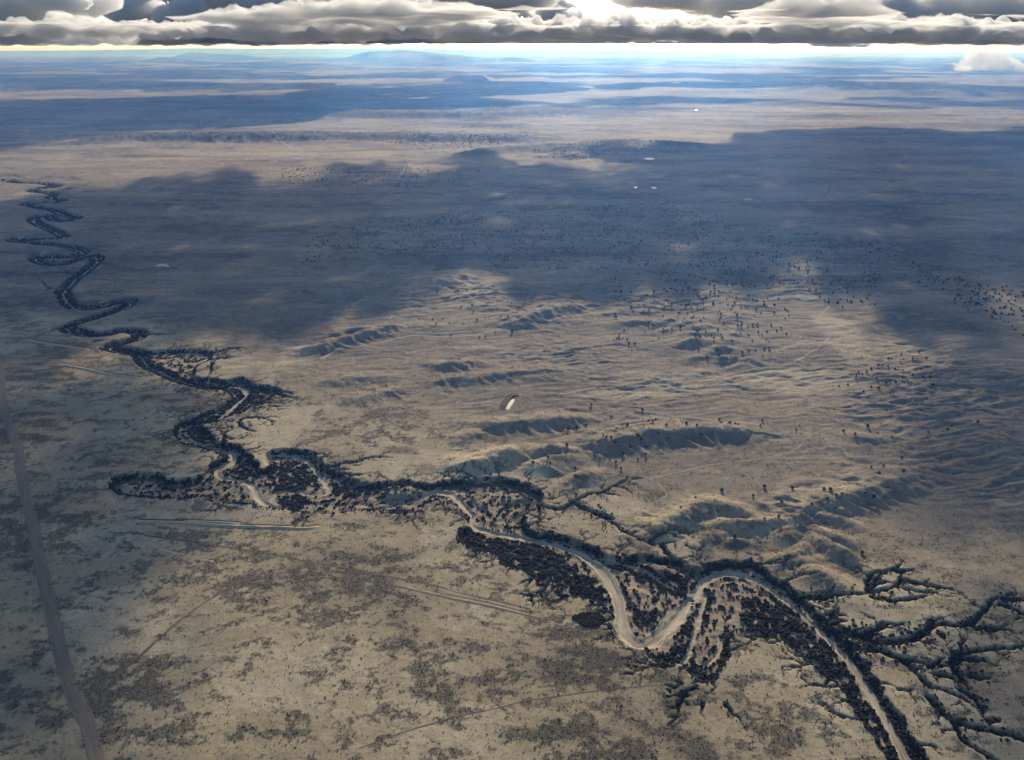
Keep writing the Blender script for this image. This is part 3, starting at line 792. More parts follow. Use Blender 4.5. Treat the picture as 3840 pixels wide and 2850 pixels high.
dens = np.zeros_like(Z)
for s, a, b, k in [("G 750,850", 520, 190, .75), ("G 550,560", 200, 90, .5), ("Q5 700,1000", 420, 120, .25), ("Q5 1750,900", 420, 180, .35), ("Q6 750,820", 170, 120, .5), ("Q6 1750,1150", 500, 160, .4), ("Q6 150,830", 200, 60, .5), ("Q5 1750,1330", 300, 120, .4), ("I 200,1150", 300, 200, .45),
                   ("J 1400,850", 130, 60, .6), ("M 600,250", 420, 90, .35), ("M 400,600", 420, 140, .3), ("M 700,1350", 260, 60, .5), ("D 1050,1150", 220, 90, .5), ("D 1050,930", 260, 70, .35), ("L 1300,1250", 500, 120, .5), ("Q4 600,1000", 110, 60, .6)]:
    dens = np.maximum(dens, k * blob(s, a, b))
s1 = 0.45 * n1 + 0.95 * n2 + 0.6 * n3 + 0.3 * n4
scrub = (0.10 + 1.05 * smooth(-0.30, 0.62, s1 + 0.30 * n0 + 0.4 * dens)) * (0.45 + 0.45 * PLAIN) + 0.30 * dens
scrub = scrub * NEAR + (1 - NEAR) * 0.45 * smooth(0.0, 0.7, fbm(X / 900, Y / 420, 4, 75))
scrub *= (1 - 0.75 * pale)
base = mix(base, C_SCRUB, np.clip(0.42 * scrub, 0, 0.6))
# dry washes and rills on the hills carry pale sand or dark weeds
veins = np.abs(fbm(X / 95 + 0.5 * WN, Y / 60, 2, 76))
base = mix(base, C_SCRUB, 0.5 * (1 - smooth(0.0, 0.05, veins)) * hillm * NEAR)
veins2 = np.abs(fbm(X / 150 + 0.7 * WN, Y / 80, 2, 77))
base = mix(base, C_PALE, 0.5 * (1 - smooth(0.0, 0.05, veins2)) * hillm * NEAR)
# distant plain: broad bands of grass and bare soil
FARM = smooth(4500, 8000, RAD)
fb = fbm(X / 2600, Y / 2200, 4, 78)
base = mix(base, np.array((.17, .15, .125), np.float32), FARM * 0.6 * smooth(0.05, 0.5, fb))
base = mix(base, np.array((.42, .35, .26), np.float32), FARM * 0.45 * smooth(0.05, 0.5, -fb))
MD = smooth(1500, 2600, RAD) * (1 - smooth(9000, 14000, RAD)) * (1 - 0.5 * pale)
m1 = fbm(X / 620 + 0.4 * WN, Y / 260, 5, 79, gain=0.6)
m2 = fbm(X / 240, Y / 75 + 0.3 * WN, 4, 80, gain=0.6)
base = mix(base, np.array((.13, .112, .092), np.float32), MD * 0.75 * smooth(0.0, 0.7, m1 + 0.45 * m2))
base = mix(base, np.array((.43, .365, .28), np.float32), MD * 0.6 * smooth(0.15, 0.75, -m1 + 0.5 * m2))
vn = np.abs(fbm(X / 420 + 0.6 * WN, Y / 170, 3, 82))
base = mix(base, C_PALE, MD * 0.5 * (1 - smooth(0.0, 0.035, vn)))
fb2 = fbm(X / 1100, Y / 480, 4, 83, gain=0.6)
base = mix(base, np.array((.105, .095, .08), np.float32), FARM * 0.65 * smooth(0.1, 0.55, fb2))
base = mix(base, np.array((.47, .40, .31), np.float32), FARM * 0.5 * smooth(0.25, 0.65, -fb2))
base = mix(base, np.array((.075, .075, .058), np.float32), 0.75 * smooth(4, 16, HS + 6 * WN * (HS > 1)) * MID)   # wooded slopes
# arroyo walls, their shade painted in as a darker tone, and floor
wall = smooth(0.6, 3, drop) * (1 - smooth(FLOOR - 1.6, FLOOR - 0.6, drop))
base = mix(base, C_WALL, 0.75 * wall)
fl = smooth(4, 9, SD)
flc = mix(np.broadcast_to(np.array((.40, .33, .24), np.float32), base.shape), np.array((.21, .165, .13), np.float32), np.clip(0.4 + 0.9 * n3 + 0.6 * n2, 0, 1))
base = base * (1 - fl[..., None]) + flc * fl[..., None]
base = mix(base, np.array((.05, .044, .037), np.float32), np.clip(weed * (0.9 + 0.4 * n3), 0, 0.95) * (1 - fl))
SCR = np.clip(scrub + 0.5 * weed, 0, 1.2) * (1 - fl) + fl * np.clip(0.30 + 0.5 * n3, 0, 1)
bedm = 1 - smooth(0.0, 3.5, BED + 2.2 * n3 + 1.2 * n4)
base = mix(base, C_SAND, bedm)
dark_bedm = 1 - smooth(0.0, 3.0, DARK_BED + 2.0 * n3)
base = mix(base, np.array((.13, .108, .085), np.float32), dark_bedm * (1 - bedm))
SCR = SCR * (1 - bedm) * (1 - dark_bedm)

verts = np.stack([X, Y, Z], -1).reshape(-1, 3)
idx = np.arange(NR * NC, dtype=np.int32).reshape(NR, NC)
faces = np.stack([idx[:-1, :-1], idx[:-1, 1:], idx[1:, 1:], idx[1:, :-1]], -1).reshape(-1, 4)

m_ground, nt, out = new_mat("dry_ground")
bs = node(nt, "ShaderNodeBsdfPrincipled")
bs.inputs["Roughness"].default_value = 0.95
bs.inputs["Specular IOR Level"].default_value = 0.05
at = node(nt, "ShaderNodeAttribute", attribute_name="cover")
geo = node(nt, "ShaderNodeNewGeometry")
na = node(nt, "ShaderNodeTexNoise")
na.inputs["Scale"].default_value, na.inputs["Detail"].default_value, na.inputs["Roughness"].default_value = 0.30, 6, 0.7
nb = node(nt, "ShaderNodeTexNoise")
nb.inputs["Scale"].default_value, nb.inputs["Detail"].default_value, nb.inputs["Roughness"].default_value = 0.035, 8, 0.65
nt.links.new(geo.outputs["Position"], na.inputs["Vector"])
nt.links.new(geo.outputs["Position"], nb.inputs["Vector"])
r1 = node(nt, "ShaderNodeMapRange", in_1=0.30, in_2=0.66, in_3=1.14, in_4=0.80)
r2 = node(nt, "ShaderNodeMapRange", in_1=0.30, in_2=0.70, in_3=1.15, in_4=0.82)
nt.links.new(na.outputs[0], r1.inputs[0])
nt.links.new(nb.outputs[0], r2.inputs[0])
mu = node(nt, "ShaderNodeMath", operation='MULTIPLY')
nt.links.new(r1.outputs[0], mu.inputs[0])
nt.links.new(r2.outputs[0], mu.inputs[1])
sv = node(nt, "ShaderNodeVectorMath", operation='SCALE')
nt.links.new(at.outputs["Color"], sv.inputs[0])
nt.links.new(mu.outputs[0], sv.inputs["Scale"])
# grass tufts and low scrub as speckle, as thick as the cover calls for
mp = node(nt, "ShaderNodeMapping")
mp.inputs["Scale"].default_value = (1.0, 1.35, 1.0)
nt.links.new(geo.outputs["Position"], mp.inputs["Vector"])
nc_ = node(nt, "ShaderNodeTexNoise")
nc_.inputs["Scale"].default_value, nc_.inputs["Detail"].default_value, nc_.inputs["Roughness"].default_value = 0.26, 6, 0.78
nt.links.new(mp.outputs[0], nc_.inputs["Vector"])
thr = node(nt, "ShaderNodeMath", operation='MULTIPLY_ADD')
thr.inputs[1].default_value, thr.inputs[2].default_value = 0.25, 0.27
nt.links.new(at.outputs["Alpha"], thr.inputs[0])
sm_ = node(nt, "ShaderNodeMath", operation='ADD')
nt.links.new(nc_.outputs[0], sm_.inputs[0])
nt.links.new(thr.outputs[0], sm_.inputs[1])
tf_ = node(nt, "ShaderNodeMapRange", in_1=0.92, in_2=1.06, in_3=0.0, in_4=0.78)
nt.links.new(sm_.outputs[0], tf_.inputs[0])
mxc = node(nt, "ShaderNodeMix", data_type='RGBA')
mxc.inputs[7].default_value = (.095, .083, .068, 1)
nt.links.new(tf_.outputs[0], mxc.inputs[0])
nt.links.new(sv.outputs[0], mxc.inputs[6])
nt.links.new(mxc.outputs[2], bs.inputs["Base Color"])
bp = node(nt, "ShaderNodeBump")
bp.inputs["Strength"].default_value, bp.inputs["Distance"].default_value = 0.5, 1.0
nt.links.new(na.outputs[0], bp.inputs["Height"])
nt.links.new(bp.outputs[0], bs.inputs["Normal"])
nt.links.new(bs.outputs[0], out.inputs[0])

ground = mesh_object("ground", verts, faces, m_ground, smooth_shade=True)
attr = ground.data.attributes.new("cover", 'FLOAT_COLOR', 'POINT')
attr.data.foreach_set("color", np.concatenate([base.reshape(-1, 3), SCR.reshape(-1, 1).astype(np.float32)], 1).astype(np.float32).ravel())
tag(ground, "dry tan plain and low rilled hills cut by a winding arroyo", kind="structure")
print("ground", NR, NC, NR * NC * 2)

# ------------------------------------------------------------------ strips laid on the land: stream bed, roads, tracks, washes
def strip(name, pts, hw, mat, lift=0.12, lat=5, step=5.0, crown=0.0, wob=0.0, label=None, kind="structure"):
    p = resample(pts, step)
    n = len(p)
    hw = np.interp(np.linspace(0, 1, n), np.linspace(0, 1, len(np.atleast_1d(hw))), np.atleast_1d(hw))
    t = np.gradient(p, axis=0)
    t /= np.hypot(t[:, 0], t[:, 1])[:, None] + 1e-9
    nrm = np.stack([-t[:, 1], t[:, 0]], 1)
    L = np.r_[0, np.cumsum(np.hypot(*(p[1:] - p[:-1]).T))]
    if wob:
        hw = hw * (1 + wob * perlin(L / 35, L * 0 + 3.3, 201))
    u = np.linspace(-1, 1, lat)
    off = nrm[:, None, :] * (u[None, :, None] * hw[:, None, None])
    if wob:
        off[:, 0] *= (1 + wob * 1.2 * perlin(L / 14, L * 0 + 1.3, 202))[:, None]
        off[:, -1] *= (1 + wob * 1.2 * perlin(L / 14, L * 0 + 7.3, 203))[:, None]
    xy = p[:, None, :] + off
    z = z_at(xy[..., 0], xy[..., 1]) + lift + crown * (1 - u[None, :] ** 2) * np.ones((n, 1))
    v = np.dstack([xy, z]).reshape(-1, 3)
    I = np.arange(n * lat).reshape(n, lat)
    f = np.stack([I[:-1, :-1], I[:-1, 1:], I[1:, 1:], I[1:, :-1]], -1).reshape(-1, 4)[:, ::-1]
    ob = mesh_object(name, v, f, mat, smooth_shade=True)
    for nm, arr in (("across", np.repeat(u[None], n, 0)), ("along", np.repeat(L[:, None], lat, 1))):
        a = ob.data.attributes.new(nm, 'FLOAT', 'POINT')
        a.data.foreach_set("value", arr.astype(np.float32).ravel())
    tag(ob, label, kind=kind)
    return ob


def streak_mat(name, c0, c1, across=5.0, along=0.02, contrast=(0.35, 0.65), rough=0.9, c2=None):
    m, nt, out = new_mat(name)
    b = node(nt, "ShaderNodeBsdfPrincipled")
    b.inputs["Roughness"].default_value = rough
    b.inputs["Specular IOR Level"].default_value = 0.15
    a1 = node(nt, "ShaderNodeAttribute", attribute_name="across")
    a2 = node(nt, "ShaderNodeAttribute", attribute_name="along")
    m1 = node(nt, "ShaderNodeMath", operation='MULTIPLY', in_1=across)
    m2 = node(nt, "ShaderNodeMath", operation='MULTIPLY', in_1=along)
    nt.links.new(a1.outputs["Fac"], m1.inputs[0])
    nt.links.new(a2.outputs["Fac"], m2.inputs[0])
    cb = node(nt, "ShaderNodeCombineXYZ")
    nt.links.new(m1.outputs[0], cb.inputs[0])
    nt.links.new(m2.outputs[0], cb.inputs[1])
    nz = node(nt, "ShaderNodeTexNoise")
    nz.inputs["Scale"].default_value, nz.inputs["Detail"].default_value, nz.inputs["Distortion"].default_value = 1.0, 6, 0.4
    nt.links.new(cb.outputs[0], nz.inputs["Vector"])
    rp = node(nt, "ShaderNodeValToRGB")
    e = rp.color_ramp.elements
    e[0].position, e[0].color = contrast[0], (*c0, 1)
    e[1].position, e[1].color = contrast[1], (*c1, 1)
    if c2:
        x = e.new(0.5 * (contrast[0] + contrast[1]))
        x.color = (*c2, 1)
    nt.links.new(nz.outputs[0], rp.inputs[0])
    nt.links.new(rp.outputs[0], b.inputs["Base Color"])
    nt.links.new(b.outputs[0], out.inputs[0])
    return m


m_sand = streak_mat("stream_sand", (.19, .16, .12), (.52, .45, .34), 3.0, 0.016, (0.36, 0.60), c2=(.41, .35, .26))
m_road = streak_mat("road_gravel", (.15, .125, .10), (.27, .225, .175), 9.0, 0.012, (0.35, 0.65))
m_track = streak_mat("wheel_track", (.10, .085, .07), (.20, .165, .125), 2.0, 0.02)
m_palet = streak_mat("pale_track", (.36, .30, .21), (.52, .44, .33), 2.0, 0.02)
m_wash = streak_mat("wash_sand", (.28, .23, .18), (.48, .41, .32), 2.5, 0.02)

strip("river_bed", riv, bedw, m_sand, 0.3, 9, 5.0, 0, 0.35, label="dry sandy river bed winding along the arroyo floor")
strip("dirt_road", tr("M 0,60 6,160 12,300 22,420 50,550 100,680 140,780 150,900 180,1050 220,1250 262,1400 302,1640 Q5 240,200 290,400 330,600 380,800 430,1000 500,1180 560,1300 625,1541 680,1720"),
      [6, 8, 8.5, 8.5, 8.5, 8], m_road, 0.25, 7, 6.0, 0.25, 0.1, label="broad graded dirt road down the left edge of the plain")
strip("vehicle_track", tr("C 340,1030 500,1070 800,1110 1100,1160 1400,1200 1700,1250 2100,1320 D 400,1350 800,1410 1160,1480 Q6 750,170 860,208 1100,258 1350,318"), 2.0, m_track, 0.12, 3, 4.0, 0, 0.3, "long dark vehicle track crossing the pale plain")
strip("vehicle_track", tr("Q6 0,112 200,122 500,170 800,240 1100,302 1300,350 1450,392"), 1.8, m_track, 0.12, 3, 4.0, 0, 0.3, "lower dark track of the parallel bundle on the plain")
strip("vehicle_track", tr("Q6 640,195 860,232 1100,282 1330,342"), 1.5, m_track, 0.12, 3, 4.0, 0, 0.3, "middle dark track of the parallel bundle on the plain")
strip("vehicle_track", tr("Q6 560,172 800,228 1100,290 1340,352"), 1.4, m_palet, 0.14, 3, 4.0, 0, 0.3, "pale track between the dark parallel tracks")
strip("vehicle_track", tr("Q6 760,182 900,222 1100,268 1340,328"), 1.2, m_palet, 0.14, 3, 4.0, 0, 0.3, "pale upper track of the parallel bundle")
strip("vehicle_track", tr("C 395,1050 430,1100 500,1150 640,1220 800,1262 1000,1310 1200,1352"), 1.8, m_palet, 0.12, 3, 4.0, 0, 0.3, "pale forked track below the long berm")
strip("vehicle_track", tr("Q6 250,1210 380,1160 600,1085 760,1040 900,1000 1100,960 1300,910 1500,880 1750,845 2000,820 2226,800 G 1500,1040 1700,1035"), 0.9, m_track, 0.12, 3, 4.0, 0, 0.3, "faint thin track across the foreground plain")
strip("vehicle_track", tr("Q5 560,1110 620,1070 800,960 1000,780 1150,650 1300,540 1470,430 1540,350"), 1.5, m_track, 0.12, 3, 5.0, 0, 0.5, "diagonal worn track near the dirt road")
strip("vehicle_track", tr("J 1200,1010 1320,940 1440,880 1485,850 1470,820 1410,750"), 1.0, m_wash, 0.15, 3, 5.0, 0, 0.4, "pale trail curling round the dark thicket")
strip("sandy_wash", tr("P5 1030,1002 1200,985 1350,955 1500,910 1630,888"), 4.0, m_wash, 0.25, 3, 8.0, 0, 0.5, "short pale wash in the sunlit gap of the cloud shadow")
strip("sandy_wash", tr("P5 370,1382 480,1330 600,1290 780,1270 1050,1215 1330,1228 1550,1190 1760,1140 1950,1130 2150,1090 2280,1070"), 3.4, m_wash, 0.25, 3, 8.0, 0, 0.5, "long pale wash running along the low ridges")
strip("sandy_wash", tr("P6 0,1205 200,1190 400,1205 560,1200"), 1.6, m_wash, 0.25, 3, 8.0, 0, 0.6, "pale wash crossing the brown flat")
strip("sandy_wash", tr("Q7 60,770 200,735 400,690 560,670 760,640 900,600 960,540 1060,490 1160,460"), 1.2, m_wash, 0.2, 3, 7.0, 0, 0.6, "braided pale wash between the ridges at right")
strip("sandy_wash", tr("P6 1240,740 1190,790 1200,840 1235,880 1215,930 1130,990 1050,1030"), 2.6, m_wash, 0.3, 3, 10.0, 0, 0.6, "crooked pale wash at the foot of the furrowed hills")
strip("sandy_wash", tr("P6 1640,975 1760,950 1900,935 2080,930 2140,912"), 2.0, m_wash, 0.25, 3, 10.0, 0, 0.4, "pale line of a wash at the right edge")
strip("ranch_road", tr("P5 995,25 990,40 962,48 950,80 918,120 940,135 985,146"), 7.0, m_palet, 0.6, 3, 14.0, 0, 0.2, "pale crooked ranch road in the sunlit far strip")
strip("ranch_road", tr("R3 1180,975 1090,1050 1050,1110 970,1200 P6 1230,160 1200,190"), 7.0, m_road, 0.8, 3, 20.0, 0, 0.1, "straight grey track climbing the shaded plain at right")
strip("ranch_road", tr("R1 1760,880 1790,902 1850,932 1920,970"), 7.0, m_palet, 1.0, 3, 20.0, 0, 0.1, "thin pale road slanting down the far scarp")
strip("far_highway", tr("R2 1140,630 1450,614 1650,590 1850,580 2100,575"), 22.0, m_palet, 8.0, 3, 60.0, 0, 0.1, "pale far highway crossing the blue plain")
for k in range(5):
    a = ("P5 %g,%g %g,%g %g,%g" % (440 + 8 * k, 5 + 9 * k, 560 + 4 * k, 18 + 8.0 * k, 700 - 10 * k, 42 + 6.0 * k))
    strip("furrow", tr(a), 5.0, m_track, 0.8, 3, 14.0, 0, 0.2, "dark furrow of the far ploughed strip")

# ------------------------------------------------------------------ earth berms
m_berm = simple_mat("berm_earth", (.46, .385, .27), 0.95, 0.25, 0.25)
m_ditch = simple_mat("ditch_weeds", (.10, .088, .07), 0.95, 0.2, 0.3)


def berm(pts, h, w, label, mat=None):
    p = resample(pts, 5.0)
    n = len(p)
    t = np.gradient(p, axis=0)
    t /= np.hypot(t[:, 0], t[:, 1])[:, None]
    nrm = np.stack([-t[:, 1], t[:, 0]], 1)
    us = np.array([-1, -.55, -.15, .15, .55, 1.0])
    hs = np.array([-.15, .45, 1, 1, .45, -.15])
    L = np.arange(n) * 5.0
    hh = h * np.clip(np.minimum(L, L[-1] - L) / 15, 0.15, 1) * (0.9 + 0.35 * perlin(L / 22, L * 0, 301))
    xy = p[:, None] + nrm[:, None] * (us[None, :, None] * w)
    z = z_at(xy[..., 0], xy[..., 1]) + hs[None] * hh[:, None]
    root = bpy.data.objects.new("earth_berm", None)
    root.location = (p[0][0], p[0][1], 0)
    col.objects.link(root)
    v = np.dstack([xy - p[0], z]).reshape(-1, 3)
    I = np.arange(n * 6).reshape(n, 6)
    f = np.stack([I[:-1, :-1], I[:-1, 1:], I[1:, 1:], I[1:, :-1]], -1).reshape(-1, 4)[:, ::-1]
    mesh_object("bank", v, f, mat or m_berm, root, True)
    # borrow ditch along its far foot, grown with weeds
    us2 = np.array([0.95, 1.25, 1.7])
    sgn = 1.0 if nrm[:, 1].mean() > 0 else -1.0
    xy2 = p[:, None] + nrm[:, None] * (sgn * us2[None, :, None] * w)
    z2 = z_at(xy2[..., 0], xy2[..., 1]) + np.array([.1, .18, .1])[None]
    v2 = np.dstack([xy2 - p[0], z2]).reshape(-1, 3)
    I = np.arange(n * 3).reshape(n, 3)
    f2 = np.stack([I[:-1, :-1], I[:-1, 1:], I[1:, 1:], I[1:, :-1]], -1).reshape(-1, 4)
    mesh_object("ditch", v2, f2 if sgn < 0 else f2[:, ::-1], m_ditch, root, True)
    tag(root, label, "berm", "earth berms on the plain")


berm(tr("C 330,905 600,912 900,925 1200,945 1500,962 1900,975 2226,985 D 520,972 580,968"), 2.2, 5.0, "longest straight earth berm, below the near arroyo bend")
berm(tr("A2 840,1360 1100,1410 1300,1450 B 0,365 150,385 350,412"), 2.6, 6.5, "pale slanting earth berm left of the arroyo, lower of two")
berm(tr("A2 400,1020 700,1075 950,1110 1240,1160"), 2.6, 6.5, "faint earth berm in cloud shadow, upper of two at left")
berm(tr("C 850,903 1200,914 1490,932"), 1.4, 4.0, "short low berm just above the longest one")
berm(tr("J 352,262 362,225 392,185 420,168 455,160"), 3.0, 6.5, "dark curved dam holding the narrow pond", m_ditch)

# ------------------------------------------------------------------ ponds
m_water, nt, out = new_mat("pond_water")
b = node(nt, "ShaderNodeBsdfPrincipled")
b.inputs["Base Color"].default_value = (.20, .22, .19, 1)
b.inputs["Roughness"].default_value = 0.3
b.inputs["IOR"].default_value = 1.33
b.inputs["Specular IOR Level"].default_value = 0.8
nt.links.new(b.outputs[0], out.inputs[0])
for s, lab in PONDS:
    p = tr(s)
    c = p.mean(0)
    q = resample(np.vstack([p, p[:1]]), max(2.0, np.hypot(*(p - c).T).max() / 10))[:-1]
    zz = float(z_at(c[0], c[1])) + 0.25 + np.hypot(*c) * 2e-4
    v = np.vstack([np.c_[q, np.full(len(q), zz)], [[c[0], c[1], zz]]])
    k = len(q)
    f = np.array([(i, (i + 1) % k, k) for i in range(k)])
    a = q[0] - c
    b2 = q[1] - c
    if a[0] * b2[1] - a[1] * b2[0] < 0:
        f = f[:, ::-1]
    tag(mesh_object("pond", v, f, m_water), lab, kind="structure")

# ------------------------------------------------------------------ growth nobody could count: shrubs as instanced clumps
def clump_scatter(name, pts, scale, mat, subdiv=2, rough=0.55, label=None):
    """pts Nx3, scale Nx3: one object whose points each carry a lumpy bush"""
    me = bpy.data.meshes.new(name)
    me.vertices.add(len(pts))
    me.vertices.foreach_set("co", np.asarray(pts, np.float32).ravel())
    a = me.attributes.new("scl", 'FLOAT_VECTOR', 'POINT')
    a.data.foreach_set("vector", np.asarray(scale, np.float32).ravel())
    a = me.attributes.new("turn", 'FLOAT', 'POINT')
    a.data.foreach_set("value", rng.uniform(0, 6.28, len(pts)).astype(np.float32))
    ob = bpy.data.objects.new(name, me)
    col.objects.link(ob)
    ng = bpy.data.node_groups.new(name + "_growth", 'GeometryNodeTree')
    ng.interface.new_socket("Geometry", in_out='INPUT', socket_type='NodeSocketGeometry')
    ng.interface.new_socket("Geometry", in_out='OUTPUT', socket_type='NodeSocketGeometry')
    N = ng.nodes.new
    gi, go = N("NodeGroupInput"), N("NodeGroupOutput")
    ico = N("GeometryNodeMeshIcoSphere")
    ico.inputs["Radius"].default_value = 1.0
    ico.inputs["Subdivisions"].default_value = subdiv
    sp = N("GeometryNodeSetPosition")
    pos = N("GeometryNodeInputPosition")
    nz = N("ShaderNodeTexNoise")
    nz.inputs["Scale"].default_value, nz.inputs["Detail"].default_value = 1.7, 3
    sub = N("ShaderNodeMath"); sub.operation = 'SUBTRACT'; sub.inputs[1].default_value = 0.42
    mul = N("ShaderNodeMath"); mul.operation = 'MULTIPLY'; mul.inputs[1].default_value = rough * 4
    vs = N("ShaderNodeVectorMath"); vs.operation = 'SCALE'
    lk = ng.links.new
    lk(pos.outputs[0], nz.inputs["Vector"])
    lk(nz.outputs[0], sub.inputs[0])
    lk(sub.outputs[0], mul.inputs[0])
    lk(pos.outputs[0], vs.inputs[0])
    lk(mul.outputs[0], vs.inputs["Scale"])
    lk(ico.outputs[0], sp.inputs["Geometry"])
    lk(vs.outputs[0], sp.inputs["Offset"])
    sm = N("GeometryNodeSetMaterial")
    sm.inputs["Material"].default_value = mat
    lk(sp.outputs[0], sm.inputs["Geometry"])
    ip = N("GeometryNodeInstanceOnPoints")
    at1, at2 = N("GeometryNodeInputNamedAttribute"), N("GeometryNodeInputNamedAttribute")
    at1.data_type, at2.data_type = 'FLOAT_VECTOR', 'FLOAT'
    at1.inputs[0].default_value, at2.inputs[0].default_value = "scl", "turn"
    cx_ = N("ShaderNodeCombineXYZ")
    lk(at2.outputs[0], cx_.inputs[2])
    lk(gi.outputs[0], ip.inputs["Points"])
    lk(sm.outputs[0], ip.inputs["Instance"])
    lk(at1.outputs[0], ip.inputs["Scale"])
    lk(cx_.outputs[0], ip.inputs["Rotation"])
    lk(ip.outputs[0], go.inputs[0])
    md = ob.modifiers.new("growth", 'NODES')
    md.node_group = ng
    me.materials.append(mat)
    tag(ob, label, kind="stuff")
    return ob


def leaf_mat(name, c0, c1):
    m, nt, out = new_mat(name)
    b = node(nt, "ShaderNodeBsdfPrincipled")
    b.inputs["Roughness"].default_value = 0.85
    b.inputs["Specular IOR Level"].default_value = 0.1
    oi = node(nt, "ShaderNodeObjectInfo")
    geo = node(nt, "ShaderNodeNewGeometry")
    nz = node(nt, "ShaderNodeTexNoise")
    nz.inputs["Scale"].default_value = 0.06
    nt.links.new(geo.outputs["Position"], nz.inputs["Vector"])
    ad = node(nt, "ShaderNodeMath", operation='ADD')
    nt.links.new(oi.outputs["Random"], ad.inputs[0])
    nt.links.new(nz.outputs[0], ad.inputs[1])
    mr = node(nt, "ShaderNodeMapRange", in_1=0.4, in_2=1.3)
    nt.links.new(ad.outputs[0], mr.inputs[0])
    mx = node(nt, "ShaderNodeMix", data_type='RGBA')
    mx.inputs[6].default_value, mx.inputs[7].default_value = (*c0, 1), (*c1, 1)
    nt.links.new(mr.outputs[0], mx.inputs[0])
    nt.links.new(mx.outputs[2], b.inputs["Base Color"])
    nt.links.new(b.outputs[0], out.inputs[0])
    return m


m_tam = leaf_mat("salt_cedar_twigs", (.016, .014, .012), (.042, .033, .027))
m_sage = leaf_mat("sage_leaves", (.060, .058, .048), (.12, .11, .088))
m_juni = leaf_mat("juniper_needles", (.022, .028, .018), (.045, .052, .034))

VEG = [tr(s) for s in (
    "E 520,690 660,660 850,740 1200,780 1560,860 1640,940 1750,1030 1900,1150 2050,1300 2226,1484 1560,1330 1350,1200 980,1050 680,920 505,820",
    "G 1300,710 1450,740 1560,600 1750,330 1860,120 1940,120 1860,330 1700,700 1620,830 1560,880 1450,880 1350,820",
    "G 1600,830 1750,760 1830,850 1960,780 2000,560 2050,560 2060,800 1960,960 1830,1010 1740,980 1660,920",
    "F 430,560 700,620 950,700 1250,720 1400,690 1380,800 1260,970 1050,920 800,760 560,680 450,640",
    "Q4 880,540 1000,660 1120,800 1220,920 1280,1040 1380,1180 1460,1320 1540,1469 1640,1700 1440,1600 1330,1290 1250,1150 1130,1000 1000,860 850,760 700,690 560,600 600,500",
    "Q4 950,520 1150,720 1240,800 1340,950 1420,1080 1500,1180 1600,1320 1680,1469 1780,1650 1650,1600 1500,1290 1400,1100 1280,920 1180,790 1040,640",
    "B 1620,480 1950,520 1830,620 1560,760 1280,860 1040,910 1160,1010 1250,1110 1000,1080 860,960 1100,880 1350,790 1500,650",
    "D 700,420 1000,480 1250,520 1150,580 850,600 740,560", "D 100,190 400,180 560,330 560,480 200,560 60,480", "D 130,570 380,570 520,660 380,720 180,700",
    "C 1440,60 1620,180 1690,330 1620,390 1400,380 1300,330 1450,240", "F 620,1030 720,1130 950,1100 950,1200 660,1230")]
THICKET = tr("G 600,410 700,370 850,365 920,430 850,490 730,500")

# candidates over the arroyo floor
bx0, by0 = ARROYO.min(0)
bx1, by1 = ARROYO.max(0)
N0 = 900000
px, py = rng.uniform(bx0, bx1, N0), rng.uniform(by0, by1, N0)
sdv = look(SD, px, py)
ok = (sdv > -0.5) & (look(BED, px, py) > 1.0) & (look(DARK_BED, px, py) > 0.5)
px, py, sdv = px[ok], py[ok], sdv[ok]
dense = np.zeros(len(px), bool)
qx, qy = px + 9 * fbm(px / 22, py / 22, 3, 411), py + 9 * fbm(px / 22, py / 22, 3, 412)
for p in VEG:
    dense |= in_poly(qx, qy, p)
bd = np.minimum(look(BED, px, py), look(DARK_BED, px, py))
wn_ = look(WN, px, py)
# old point bars: rows of brush following the stream, bare sand between them
stripe = np.sin(np.minimum(bd, 80) / 2.1 + 3.2 * wn_ + 2.4 * fbm(px / 26, py / 26, 3, 414))
pat = 0.95 * fbm(px / 13, py / 13, 3, 401) + 0.55 * stripe
prob = np.where(dense, np.interp(py, [1050, 1250], [0.55, 0.38]) + 0.75 * np.clip(pat, -1, 1), 0.55 * smooth(0.15, 0.85, pat) + 0.01)
bank = (sdv < np.interp(py, [1050, 1250], [6.5, 4.2])) & (fbm(px / 40, py / 40, 2, 413) > -0.35)
prob = np.where(bank, 0.9, prob)
area_per = (bx1 - bx0) * (by1 - by0) / N0
keepb = rng.random(len(px)) < np.clip(prob * area_per / 2.2, 0, 1)
px, py, dn = px[keepb], py[keepb], (dense | bank)[keepb]
rad = np.clip(rng.gamma(3.2, np.where(dn, 0.27, 0.22), len(px)) + 0.28, 0.35, 2.1)
hgt = rad * rng.uniform(0.7, 1.3, len(px))
tx = rng.uniform(THICKET[:, 0].min(), THICKET[:, 0].max(), 900)
ty = rng.uniform(THICKET[:, 1].min(), THICKET[:, 1].max(), 900)
ti = in_poly(tx, ty, THICKET)
tx, ty = tx[ti], ty[ti]
tw = rng.uniform(0.9, 1.5, len(tx))
gx, gy, gw = [], [], []
for p, w in gully_pts:
    if np.hypot(*p[0]) > 2300:
        continue
    for i in range(len(p)):
        m = max(1, int(w[i] * (0.9 if w[i] < 5 else 1.7)))
        for _ in range(m):
            if random.random() < (0.9 if p[0][0] > 300 else 0.6):
                k_ = 0.42 if random.random() < .75 else 1.1
                gx.append(p[i][0] + random.gauss(0, w[i] * k_))
                gy.append(p[i][1] + random.gauss(0, w[i] * k_))
                gw.append((random.uniform(0.35, 0.75) if w[i] < 2.2 else random.uniform(0.5, 1.2)) * (1 + 0.08 * w[i]))
